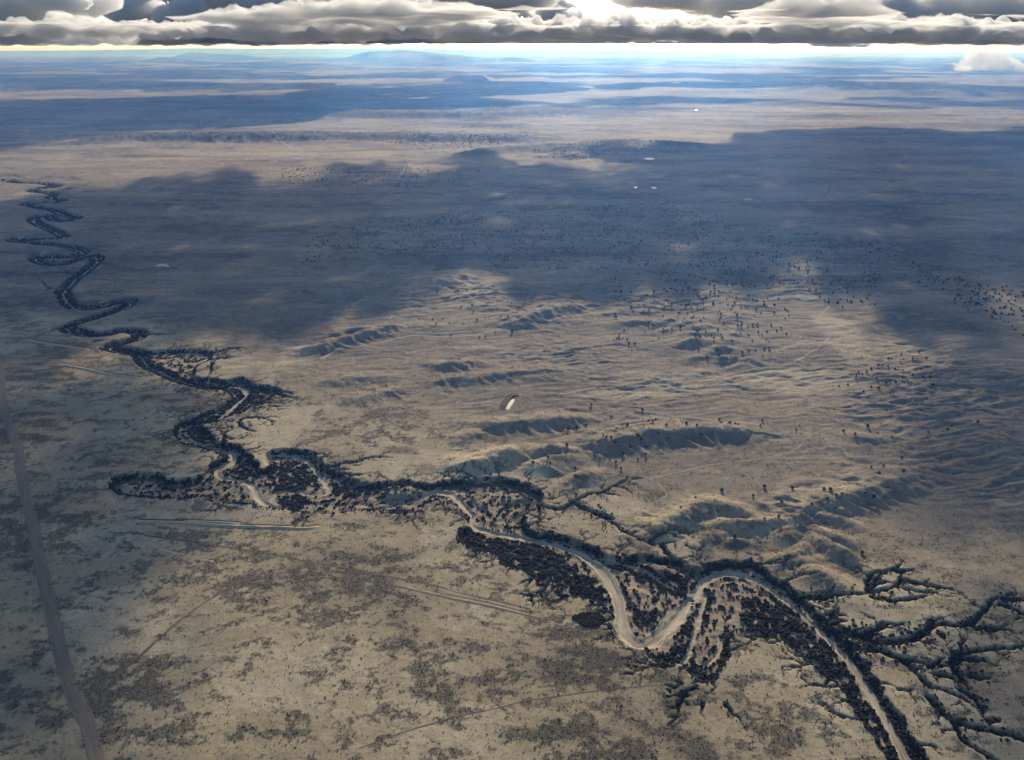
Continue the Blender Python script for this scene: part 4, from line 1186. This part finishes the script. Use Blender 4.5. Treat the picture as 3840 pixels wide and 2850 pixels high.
# the trench of the far reach is choked too
fpts = riv[fi]
fw = hw[fi]
k = rng.integers(0, len(fpts), 9000)
fo = rng.uniform(-1, 1, (9000, 2)) * fw[k][:, None] * 1.0
fx, fy = fpts[k, 0] + fo[:, 0], fpts[k, 1] + fo[:, 1]
okf = (np.abs(look(BED, fx, fy)) < 25) & (look(BED, fx, fy) > 1.5)
fx, fy = fx[okf], fy[okf]
fr_ = rng.uniform(1.6, 3.2, len(fx))
ax_ = np.r_[px, tx, gx, fx]
ay_ = np.r_[py, ty, gy, fy]
ar_ = np.r_[rad, tw, gw, fr_]
ah_ = np.r_[hgt, tw * 1.1, np.array(gw) * 0.9, fr_ * 1.0]
az_ = z_at(ax_, ay_) + ah_ * 0.45
clump_scatter("riverside_shrubs", np.c_[ax_, ay_, az_], np.c_[ar_, ar_ * rng.uniform(.8, 1.2, len(ar_)), ah_], m_tam, 2, 0.6, "dark leafless brush choking the arroyo floor and its gullies")
print("shrubs", len(ax_))

# sagebrush over the plain, thick where the ground is grown over
N1 = 1100000
pr_ = np.sqrt(rng.uniform(560 ** 2, 2100 ** 2, N1))
pt_ = rng.uniform(R(-50), R(50), N1)
sx, sy = pr_ * np.sin(pt_), pr_ * np.cos(pt_)
sden = look(scrub, sx, sy)
okk = (look(SD, sx, sy) < -2) & (rng.random(N1) < np.clip(0.02 + 0.42 * sden, 0, 0.5) * np.interp(pr_, [700, 2100], [1, 0.5]))
sx, sy = sx[okk], sy[okk]
ss = rng.gamma(4, 0.075, len(sx)) + 0.16
clump_scatter("sagebrush", np.c_[sx, sy, z_at(sx, sy) + ss * 0.35], np.c_[ss, ss, ss * rng.uniform(0.6, 1.0, len(ss))], m_sage, 1, 0.3, "low grey sagebrush dotting the dry plain")
print("sage", len(sx))

# ------------------------------------------------------------------ junipers
m_bark = simple_mat("juniper_bark", (.11, .085, .065), 0.9, 3.0, 0.3)


def tree_meshes(seed):
    rs = random.Random(seed)
    tv, tf = [], []

    def limb(a, b, r0, r1, sides=5):
        a, b = np.array(a, float), np.array(b, float)
        d = (b - a) / (np.linalg.norm(b - a) + 1e-9)
        s = np.cross(d, [0.3, 0.9, 0.1]); s /= np.linalg.norm(s)
        t = np.cross(d, s)
        o = len(tv)
        for c, r in ((a, r0), (b, r1)):
            for k in range(sides):
                an = 2 * math.pi * k / sides
                tv.append(c + r * (math.cos(an) * s + math.sin(an) * t))
        for k in range(sides):
            tf.append((o + k, o + (k + 1) % sides, o + sides + (k + 1) % sides, o + sides + k))
    lean = rs.uniform(-.08, .08)
    limb((0, 0, -.06), (lean, 0, .28), .055, .042)
    limb((lean, 0, .28), (lean * 1.4, .02, .72), .042, .015)
    for k in range(5):
        an = k * 1.26 + rs.uniform(-.3, .3)
        limb((lean, 0, .2 + .05 * k), (lean + .26 * math.cos(an), .26 * math.sin(an), .42 + .07 * k), .024, .008, 4)
    cv, cf = [], []
    for k in range(150):
        # clump positions through the crown: wide low, narrowing to a rounded top
        h = rs.random() ** 0.85
        w = (0.47 * math.sin(math.pi * min(1, (h * .86 + .14))) ** .7) * rs.uniform(.35, 1.0)
        an = rs.uniform(0, 6.283)
        w *= 1 + .28 * math.sin(an * 3 + seed) + .12 * math.sin(an * 5 + 2 * seed)
        c = np.array([w * math.cos(an) + lean, w * math.sin(an), .12 + .86 * h])
        r = rs.uniform(.06, .125)
        o = len(cv)
        q = np.array([[1, 0, 0], [-.5, .87, 0], [-.5, -.87, 0], [0, 0, 1.0], [0, 0, -.8]])
        A = np.array([[rs.gauss(0, 1) for _ in range(3)] for _ in range(3)])
        Q, _ = np.linalg.qr(A)
        for v_ in q @ Q.T * r * np.array([1.15, 1.15, .8]):
            cv.append(c + v_)
        for f_ in ((0, 1, 3), (1, 2, 3), (2, 0, 3), (1, 0, 4), (2, 1, 4), (0, 2, 4)):
            cf.append(tuple(o + i for i in f_))
    a = mesh_object("trunk", tv, tf, m_bark, link=False)
    b_ = mesh_object("crown", cv, cf, m_juni, link=False)
    return a.data, b_.data


TM = [tree_meshes(s) for s in range(5)]


def add_tree(x, y, h, w, label, group):
    root = bpy.data.objects.new("juniper_tree", None)
    root.location = (x, y, float(z_at(x, y)) - 0.1)
    root.scale = (w, w, h)
    root.rotation_euler = (0, 0, random.uniform(0, 6.28))
    root.empty_display_size = 1
    col.objects.link(root)
    t_, c_ = random.choice(TM)
    for nm, me in (("trunk", t_), ("crown", c_)):
        o = bpy.data.objects.new(nm, me)
        o.parent = root
        col.objects.link(o)
    tag(root, label, "tree", group)


def field_points(outline, n, seed):
    p = tr(outline)
    lo, hi = p.min(0), p.max(0)
    x, y = rng.uniform(lo[0], hi[0], n * 30), rng.uniform(lo[1], hi[1], n * 30)
    i_ = in_poly(x, y, p)
    x, y = x[i_], y[i_]
    g = fbm(x / 160, y / 130, 3, seed)
    i_ = rng.random(len(x)) < smooth(-0.8, 0.7, g)
    x, y = x[i_][:n], y[i_][:n]
    return x, y


picked = []
for where, s in TREE_SPOTS:
    for (x, y) in tr(s, 5.0):
        picked.append((x, y, "juniper on the " + where, "junipers on the " + where))
rest = []
for q, (where, s, n) in enumerate(TREE_FIELDS):
    x, y = field_points(s, n, 500 + q)
    for a, b_ in zip(x, y):
        picked.append((a, b_, "juniper on the " + where, "junipers on the " + where))
picked.sort(key=lambda t_: t_[0] ** 2 + t_[1] ** 2)
ORD = ["leftmost", "second from left", "third from left", "fourth from left", "fifth from left", "sixth from left", "seventh from left", "eighth from left", "ninth from left", "tenth from left",
       "eleventh from left", "twelfth from left", "thirteenth from left", "fourteenth from left"]
ROWN = ["front row", "second row", "third row", "fourth row", "fifth row", "sixth row", "seventh row", "eighth row", "ninth row", "tenth row", "eleventh row", "twelfth row", "thirteenth row", "fourteenth row"]
solo = picked[:300]
for x, y, lab, grp in picked[300:]:
    h = random.uniform(3.0, 6.0)
    rest.append((x, y, h, h * random.uniform(.85, 1.15)))
by_group = {}
for it_ in solo:
    by_group.setdefault(it_[3], []).append(it_)
for grp, mem in by_group.items():
    nrow = max(1, math.ceil(len(mem) / 13))
    size = math.ceil(len(mem) / nrow)
    for r_ in range(nrow):
        row = sorted(mem[r_ * size:(r_ + 1) * size], key=lambda t_: t_[0] / t_[1])
        for c_, (x, y, lab, _) in enumerate(row):
            h = random.uniform(3.6, 6.6)
            w = h * random.uniform(.85, 1.15)
            full = lab + ((", " + ROWN[r_]) if nrow > 1 else "") + ", " + ORD[c_]
            add_tree(x, y, h, w, full, grp)
for q, (s, n) in enumerate(zip(TREE_MASSES, TREE_MASS_N)):
    x, y = field_points(s, n, 600 + q)
    for a, b_ in zip(x, y):
        h = random.uniform(2.6, 6.0)
        rest.append((a, b_, h, h * random.uniform(.85, 1.2)))
rest = np.array(rest)
clump_scatter("juniper_woodland", np.c_[rest[:, 0], rest[:, 1], z_at(rest[:, 0], rest[:, 1]) + rest[:, 2] * 0.42], np.c_[rest[:, 3] * .5, rest[:, 3] * .5, rest[:, 2] * .55], m_juni, 2, 0.5,
              "thousands of small dark junipers speckling the shaded middle distance")
print("trees", len(picked), len(rest))

# ------------------------------------------------------------------ far hills, mesas and mountains
m_far = simple_mat("far_hill_slopes", (.17, .145, .12), 0.95, 0.0011, 0.35)


def far_hill(name, base_v, tops, depth, label, seed, rough=0.12):
    """tops: survey readings (u, v) of the skyline; foot on the plain at base_v"""
    u = np.array([t_[0] for t_ in tops], float)
    v = np.array([t_[1] for t_ in tops], float)
    D = ground_pt(1920, base_v)[1]
    n = 160
    us = np.linspace(u[0], u[-1], n)
    vs = np.interp(us, u, v)
    dc = D + depth * 0.45
    cp, sp = math.cos(PITCH), math.sin(PITCH)
    yy = PH / 2 - vs
    slope = (-FPX * sp + yy * cp) / (FPX * cp + yy * sp)
    hz = CAM_H + slope * dc
    xs = (us - PW / 2) / (FPX * cp + yy * sp) * dc
    fade = np.clip(np.minimum(np.arange(n), np.arange(n)[::-1]) / (40.0 if us[-1] - us[0] < 1500 else 8.0), 0, 1)
    fade = fade * fade * (3 - 2 * fade)
    hz = np.maximum(hz, 2) * fade ** 0.7
    cs = np.linspace(0, 1, 22)
    prof = np.clip(np.sin(np.pi * np.clip(cs / 0.9, 0, 1)), 0, 1) ** 0.7 * np.where(cs > 0.45, 1, 1)
    V = []
    for i, c in enumerate(cs):
        nz_ = fbm(xs / (depth * .22) + seed, xs * 0 + c * 5.0 + seed, 4, 700 + seed)
        ridge_ = 1 - np.abs(perlin(xs / (depth * .12) + 0.6 * nz_, xs * 0 + c * 1.5, 720 + seed))
        hgt_ = hz * np.clip(prof[i] * (1 + rough * nz_ * (1 if abs(c - .45) > .08 else .35)) - 0.25 * (1 - ridge_) * (1 - prof[i]), 0, None)
        V.append(np.c_[xs * (D + depth * c) / dc, np.full(n, D + depth * c) + 0.05 * depth * nz_, hgt_ - (25 if c in (0, 1) else 0) - 5])
    V = np.array(V).reshape(-1, 3)
    V[:, 2] = np.minimum(V[:, 2], 696)
    I = np.arange(22 * n).reshape(22, n)
    f = np.stack([I[:-1, :-1], I[:-1, 1:], I[1:, 1:], I[1:, :-1]], -1).reshape(-1, 4)
    tag(mesh_object(name, V, f, m_far, smooth_shade=True), label, kind="structure")


def px_list(fr_, s):
    f = FR[fr_]
    return [(f[0] + float(a.split(',')[0]) / f[2], f[1] + float(a.split(',')[1]) / f[2]) for a in s.split()]


far_hill("butte", 309, px_list('R2', "620,536 700,500 740,488 840,484 930,486 990,508 1010,520"), 3000, "flat dark butte in the blue distance left of centre", 1)
far_hill("peaked_hill", 330, px_list('R2', "880,572 960,558 1060,553 1120,562 1190,552 1240,545 1300,529 1350,545 1420,566 1460,572"), 2600, "low hill with a small pointed summit in the blue distance", 2)
far_hill("mesa", 333, px_list('R3', "870,578 930,556 985,543 1150,541 1300,545 1480,553 1640,566"), 3600, "long flat mesa in the blue distance at right", 3, .05)
far_hill("peaked_hill", 315, px_list('R3', "1630,545 1680,532 1720,528 1780,538 1820,546"), 2600, "small pointed hill beyond the right end of the mesa", 4)
far_hill("mesa", 345, px_list('R3', "1300,592 1600,586 1900,584 2100,588 2226,596"), 3200, "low dark mesa near the right edge in the distance", 5, .05)
far_hill("mountain", 236, px_list('R1', "900,392 1000,380 1050,372 1140,376 1240,388 1320,394"), 9000, "low blue hill left of the far mountain", 6)
far_hill("mountain", 222, px_list('R1', "1080,372 1130,352 1190,342 1280,344 1400,350 1600,360 1750,366"), 12000, "long blue mountain on the left skyline", 7)
far_hill("mountain", 228, [(1230, 222), (1290, 207), (1360, 194), (1440, 191), (1500, 188), (1560, 192), (1640, 202), (1720, 207), (1800, 212), (1880, 218)], 12000, "broad blue mountain on the skyline left of the sun", 8)
far_hill("butte", 250, px_list('R3', "225,430 250,424 266,416 280,424 310,430"), 2000, "tiny pointed butte on the far plain at right", 9)
far_hill("mountain_range", 207, [(-500, 194), (-100, 190), (200, 189), (420, 186), (560, 184), (700, 180), (860, 181), (1000, 182), (1130, 180), (1280, 182), (1400, 179.5), (1520, 180), (1700, 184), (1850, 186), (2000, 184), (2140, 183), (2260, 185), (2400, 182), (2520, 184),
         (2640, 188), (2800, 192), (3000, 195), (3300, 196), (3600, 195), (3840, 195), (4300, 196)], 14000, "faint pale blue mountain range along the whole skyline", 10, .06)
far_hill("hill", 268, px_list('R3', "1500,455 1620,438 1760,428 1900,432 2050,440 2300,440"), 7000, "blue hill behind the small white cloud at right", 11)
far_hill("hill", 232, px_list('R2', "1000,385 1060,374 1110,372 1180,378 1260,386"), 5000, "low blue rise on the far plain right of the mountain", 12)

# ------------------------------------------------------------------ clouds
BASE = 815.0


def cloud_mat(name, dens, aniso=0.55, white=0.86):
    m, nt, out = new_mat(name)
    v = node(nt, "ShaderNodeVolumePrincipled")
    v.inputs["Color"].default_value = (white * .985, white, min(1.0, white * 1.02), 1)
    v.inputs["Density"].default_value = dens
    v.inputs["Anisotropy"].default_value = aniso
    nt.links.new(v.outputs[0], out.inputs["Volume"])
    m.cycles.homogeneous_volume = True
    return m


# the broken deck overhead; what it shades on the plain fixes where it hangs
dr = np.geomspace(250, 80000, 520)
dth = np.linspace(R(-66), R(66), 470)
GX, GY = dr[:, None] * np.sin(dth)[None], dr[:, None] * np.cos(dth)[None]
off = SUN_DIR[:2] / SUN_DIR[2] * (BASE + 25)
GR = np.hypot(GX, GY)
wob = np.minimum(GR * 0.03, 260)
wx = GX + wob * fbm(GX / (wob * 2.2), GY / (wob * 2.2), 4, 101)
wy = GY + 2.4 * wob * fbm(GX / (wob * 2.2), GY / (wob * 2.2), 4, 102)


def poly_sd(x, y, poly):
    ins_ = in_poly(x, y, poly)
    e = np.full(x.shape, 1e9)
    for i in range(len(poly)):
        e = np.minimum(e, seg_dist(x, y, poly[i], poly[(i + 1) % len(poly)])[0])
    return np.where(ins_, e, -e)


edge = np.clip(GR * 0.055, 105, 420)
STRENGTH = [3.6, 4.0, 2.4, 1.3, 1.6]
DENS = 0.018
od = np.zeros(GX.shape)
for p, st in zip(SHADOWS, STRENGTH):
    od = np.maximum(od, st * smooth(-0.75, 0.9, poly_sd(wx, wy, p) / edge))
for p in LIT:
    od = od * (1 - 0.85 * smooth(-0.8, 0.6, poly_sd(wx, wy, p) / edge))
farn = 1.5 * fbm(GX / 5600 + 3.3, GY / 3000, 5, 103, gain=0.55)
side = np.maximum(smooth(R(41), R(54), np.abs(np.arctan2(GX, GY))), 1 - smooth(330, 520, GR))
sidn = 3.0 * smooth(-0.1, 0.7, fbm(GX / 900, GY / 900, 4, 104))
k = smooth(8800, 12500, GR)
od = np.maximum(od, k * 3.2 * smooth(-0.32, 0.35, farn))
od = od * (1 - side) + np.maximum(sidn, 0) * side
bil = 0.55 - np.abs(fbm(GX / 420 + 0.3 * farn, GY / 420, 4, 105))
od *= 1 + 0.9 * bil * smooth(1500, 3000, GR) * smooth(0.5, 2.5, od)
od *= np.clip(1 + 0.75 * fbm(GX / 170 + 5, GY / 170, 4, 109, gain=0.6), 0.1, 2)
od *= 1 - smooth(55000, 78000, GR)
T = np.clip(od, 0, None) * math.sin(SUN_EL) / DENS
T[T < 1.0] = 0
T[[0, -1]] = 0
T[:, [0, -1]] = 0
und = np.clip(T / 50, 0, 1) * np.interp(np.log(GR), np.log([1200, 2500, 20000, 60000]), [0, 55, 70, 80]) * (0.35 + np.clip(1.2 * bil + 0.9 * fbm(GX / 170, GY / 170, 4, 106, gain=0.62), -0.4, 1.2))
CD = np.hypot(GX + off[0], GY + off[1])
BASE_LO = CAM_H + CD * (0.0042 + 0.013 * np.clip(0.30 + 0.9 * fbm(GX / 850, GY / 3000, 4, 108, gain=0.6), 0, 1))          # ragged underside, clear of the skyline
LIFT = np.maximum(BASE_LO - 740, 0) * smooth(9000, 16000, CD)
BASE = BASE + LIFT
bz = BASE - 0.2 * T - und
tz = BASE + 0.8 * T - 0.85 * und
bz = np.where(T > 0, np.maximum(bz, np.maximum(BASE_LO, 712) + 4 * perlin(GX / 90, GY / 90, 107)), BASE)
tz = np.where(T > 0, np.maximum(tz, bz + 0.95 * T), BASE)
n = GX.size
vb = np.stack([GX + off[0], GY + off[1], bz], -1).reshape(-1, 3)
vt = np.stack([GX + off[0], GY + off[1], tz], -1).reshape(-1, 3)
ib = np.arange(n).reshape(GX.shape)
it = np.where(T > 0, ib + n, ib)
act = T > 0
cell = act[:-1, :-1] | act[1:, :-1] | act[:-1, 1:] | act[1:, 1:]


def quads(I):
    return np.stack([I[:-1, :-1], I[:-1, 1:], I[1:, 1:], I[1:, :-1]], -1)[cell]


fb_, ft_ = quads(ib), quads(it)[:, ::-1]
# triangles so that shared rim vertices never make a folded quad
def tris(q):
    t_ = np.concatenate([q[:, [0, 1, 2]], q[:, [0, 2, 3]]])
    return t_[(t_[:, 0] != t_[:, 1]) & (t_[:, 1] != t_[:, 2]) & (t_[:, 0] != t_[:, 2])]


tb, tt = tris(fb_), tris(ft_[:, ::-1])[:, ::-1]
rim_only = np.all(~act.reshape(-1)[tb], 1)
tb = tb[~rim_only]
rim_only = np.all(tt < n, 1)
tt = tt[~rim_only]
allv = np.vstack([vb, vt])
fcs = np.vstack([tb, tt])[:, ::-1]
used = np.unique(fcs)
remap = np.full(len(allv), -1)
remap[used] = np.arange(len(used))
deck = mesh_object("cloud_deck", allv[used], remap[fcs], cloud_mat("deck_vapour", DENS, 0.35, 0.82), smooth_shade=True)
tag(deck, "broken grey cloud deck spread above the plain, throwing the shadows", kind="stuff")



def perlin3(x, y, z, seed=0):
    zi = np.floor(z)
    f = z - zi
    f = f * f * (3 - 2 * f)
    a = perlin(x + zi * 37.3, y - zi * 19.7, seed)
    b = perlin(x + (zi + 1) * 37.3, y - (zi + 1) * 19.7, seed)
    return a * (1 - f) + b * f


def sky_pt(u, v, d):
    cp, sp = math.cos(PITCH), math.sin(PITCH)
    y = PH / 2 - v
    fw_ = FPX * cp + y * sp
    return np.array([(u - PW / 2) / fw_ * d, d, CAM_H + (-FPX * sp + y * cp) / fw_ * d])


def cloud(lobes, dist, label, dens, seed, voxel, zmin=712.0, deep=0.9, aniso=0.35, white=0.9, size=1.0):
    """lobes 'u,v,ru,rv ...' in survey frame W; grown into one lumpy closed body of vapour"""
    rs = np.random.default_rng(seed)
    V, F, o = [], [], 0
    ni, nj = 12, 18
    for tok in lobes.split():
        u, v, ru, rv = [float(q) * 3840 / 2226 for q in tok.split(',')]
        for rep in range(3):
            d = dist * (1 + rs.uniform(-.05, .05) * (rep > 0))
            uu, vv = u + (rep > 0) * rs.uniform(-.6, .6) * ru, v + (rep > 0) * rs.uniform(-.5, .5) * rv
            k = 1.0 if rep == 0 else rs.uniform(.4, .7)
            c = sky_pt(uu, vv, d)
            rx, rz = ru * k * d / 3157, rv * k * d / 3436
            ry = min(deep * rx, 300.0 * d / 9000)
            ph, th_ = np.linspace(0, math.pi, ni), np.linspace(0, 2 * math.pi, nj, endpoint=False)
            P_, T_ = np.meshgrid(ph[1:-1], th_, indexing='ij')
            body = np.stack([rx * np.sin(P_) * np.cos(T_), ry * np.sin(P_) * np.sin(T_), rz * np.cos(P_)], -1).reshape(-1, 3)
            pts_ = np.vstack([[[0, 0, rz]], body, [[0, 0, -rz]]]) + c
            V.append(pts_)
            m = ni - 2
            I = 1 + np.arange(m * nj).reshape(m, nj)
            for i in range(m - 1):
                for j in range(nj):
                    F.append((o + I[i, j], o + I[i + 1, j], o + I[i + 1, (j + 1) % nj], o + I[i, (j + 1) % nj]))
            for j in range(nj):
                F.append((o, o + I[0, j], o + I[0, (j + 1) % nj]))
                F.append((o + 1 + m * nj, o + I[-1, (j + 1) % nj], o + I[-1, j]))
            o += len(pts_)
    tmp = mesh_object("tmp", np.vstack(V), F)
    md = tmp.modifiers.new("r", 'REMESH')
    md.mode, md.voxel_size = 'VOXEL', voxel
    dg = bpy.context.evaluated_depsgraph_get()
    me = bpy.data.meshes.new_from_object(tmp.evaluated_get(dg))
    bpy.data.objects.remove(tmp)
    co = np.empty(len(me.vertices) * 3, np.float32)
    nr = np.empty(len(me.vertices) * 3, np.float32)
    me.vertices.foreach_get("co", co)
    me.vertices.foreach_get("normal", nr)
    co, nr = co.reshape(-1, 3).astype(float), nr.reshape(-1, 3).astype(float)
    ks = dist / 9000.0
    disp = 0
    for kk, (wl, am) in enumerate(((620, 105), (270, 70), (120, 34), (56, 18))):
        q = co / (wl * ks)
        disp = disp + am * ks * (0.85 - 2.1 * np.abs(perlin3(q[:, 0], q[:, 1], q[:, 2], 800 + seed + kk)))
    amp = size
    up = np.clip(nr[:, 2] * .5 + .75, .35, 1.2)
    co = co + nr * (amp * disp * up)[:, None] * np.array([1, 1, .8])
    lo = zmin + voxel * 1.6 * (0.4 + perlin(co[:, 0] / (voxel * 7), co[:, 1] / (voxel * 7), 830 + seed))
    co[:, 2] = np.where(co[:, 2] < lo, lo - 0.0 + (co[:, 2] - lo) * 0.06, co[:, 2])
    co[:, 2] = np.maximum(co[:, 2], zmin - 30 if zmin < 706 else 709)
    me.vertices.foreach_set("co", co.astype(np.float32).ravel())
    me.update()
    me.polygons.foreach_set("use_smooth", np.ones(len(me.polygons), bool))
    me.materials.clear()
    me.materials.append(cloud_mat("vapour", dens, aniso, white))
    ob = bpy.data.objects.new("cloud", me)
    col.objects.link(ob)
    tag(ob, label, "cloud", "clouds along the skyline")
    print("cloud", label, len(me.polygons))


cloud("-160,50,140,70 -60,50,100,66 40,45,90,64 120,10,130,26 190,97,90,9 60,96,90,16 150,60,40,14", 6500, "big dark grey cloud in the top left corner hanging to the skyline", .014, 1, 20, 716, white=.96)
cloud("300,20,70,40 350,55,90,34 450,30,110,56 540,45,110,46 640,45,100,44 720,35,110,48 560,86,220,9 780,60,70,30 450,0,220,26 350,84,90,9 690,5,200,24 820,30,60,40", 13500, "long mottled grey cloud bank left of the middle", .008, 2, 36, white=.96)
cloud("900,50,90,34 980,56,120,28 1080,50,80,26 850,70,60,20 1130,62,40,14 960,80,150,7", 17500, "dark flat-bottomed cloud left of the bright gap", .008, 3, 42, white=.95)
cloud("1180,50,36,16 1230,42,36,22 1272,58,26,12 1210,64,60,8", 19000, "ragged dark cloud tuft inside the bright gap", .009, 4, 36, white=.96)
cloud("1370,68,36,13 1440,77,80,7 1540,79,80,6 1350,48,16,8", 20000, "thin dark cloud streak low in the bright gap", .009, 5, 36, white=.95)
cloud("900,0,240,16 1090,4,110,12", 16000, "grey cloud fringe at the top edge left of the bright gap", .007, 6, 40, white=.96)
cloud("1440,2,110,12 1600,10,120,24 1690,40,100,40 1850,40,160,50 2000,40,180,54 2150,42,160,52 2320,48,170,48 1640,72,80,12 1800,82,200,8 2080,84,240,8 1930,70,150,22", 9500, "large dark grey cloud bank filling the top right", .010, 7, 28, white=.955)
cloud("2140,130,34,20 2176,144,42,12 2095,152,30,5 2112,140,22,10 2215,152,20,6", 12000, "small white cloud alone low at the right edge", .004, 8, 26, 380.0, 0.8, 0.3, .93, 0.5)
cloud("1500,58,42,13 1560,62,38,11 1440,62,44,9", 26000, "bright white cumulus in the gap before the right bank", .006, 9, 50, white=1.0, size=0.5)
cloud("1850,99,44,6 1800,101,40,3", 30000, "small white cumulus on the skyline under the right bank", .006, 10, 50, white=1.0, size=0.35)

# ------------------------------------------------------------------ haze
HT = 706.0
hx, hy0, hy1 = 125000.0, -6000.0, 135000.0
hv = [(-hx, hy0, -260), (hx, hy0, -260), (hx, hy1, -260), (-hx, hy1, -260), (-hx, hy0, HT), (hx, hy0, HT), (hx, hy1, HT), (-hx, hy1, HT)]
hf = [(0, 3, 2, 1), (4, 5, 6, 7), (0, 1, 5, 4), (1, 2, 6, 5), (2, 3, 7, 6), (3, 0, 4, 7)]
m_haze, nt, out = new_mat("haze_air")
v = node(nt, "ShaderNodeVolumePrincipled")
v.inputs["Color"].default_value = (0.13, 0.36, 1.0, 1)
v.inputs["Absorption Color"].default_value = (1, 1, 1, 1)
v.inputs["Density"].default_value = 3.5e-5
v.inputs["Anisotropy"].default_value = 0.6
nt.links.new(v.outputs[0], out.inputs["Volume"])
m_haze.cycles.homogeneous_volume = True
haze = mesh_object("haze", hv, hf, m_haze)
tag(haze, "pale blue haze filling the air over the plain", kind="stuff")
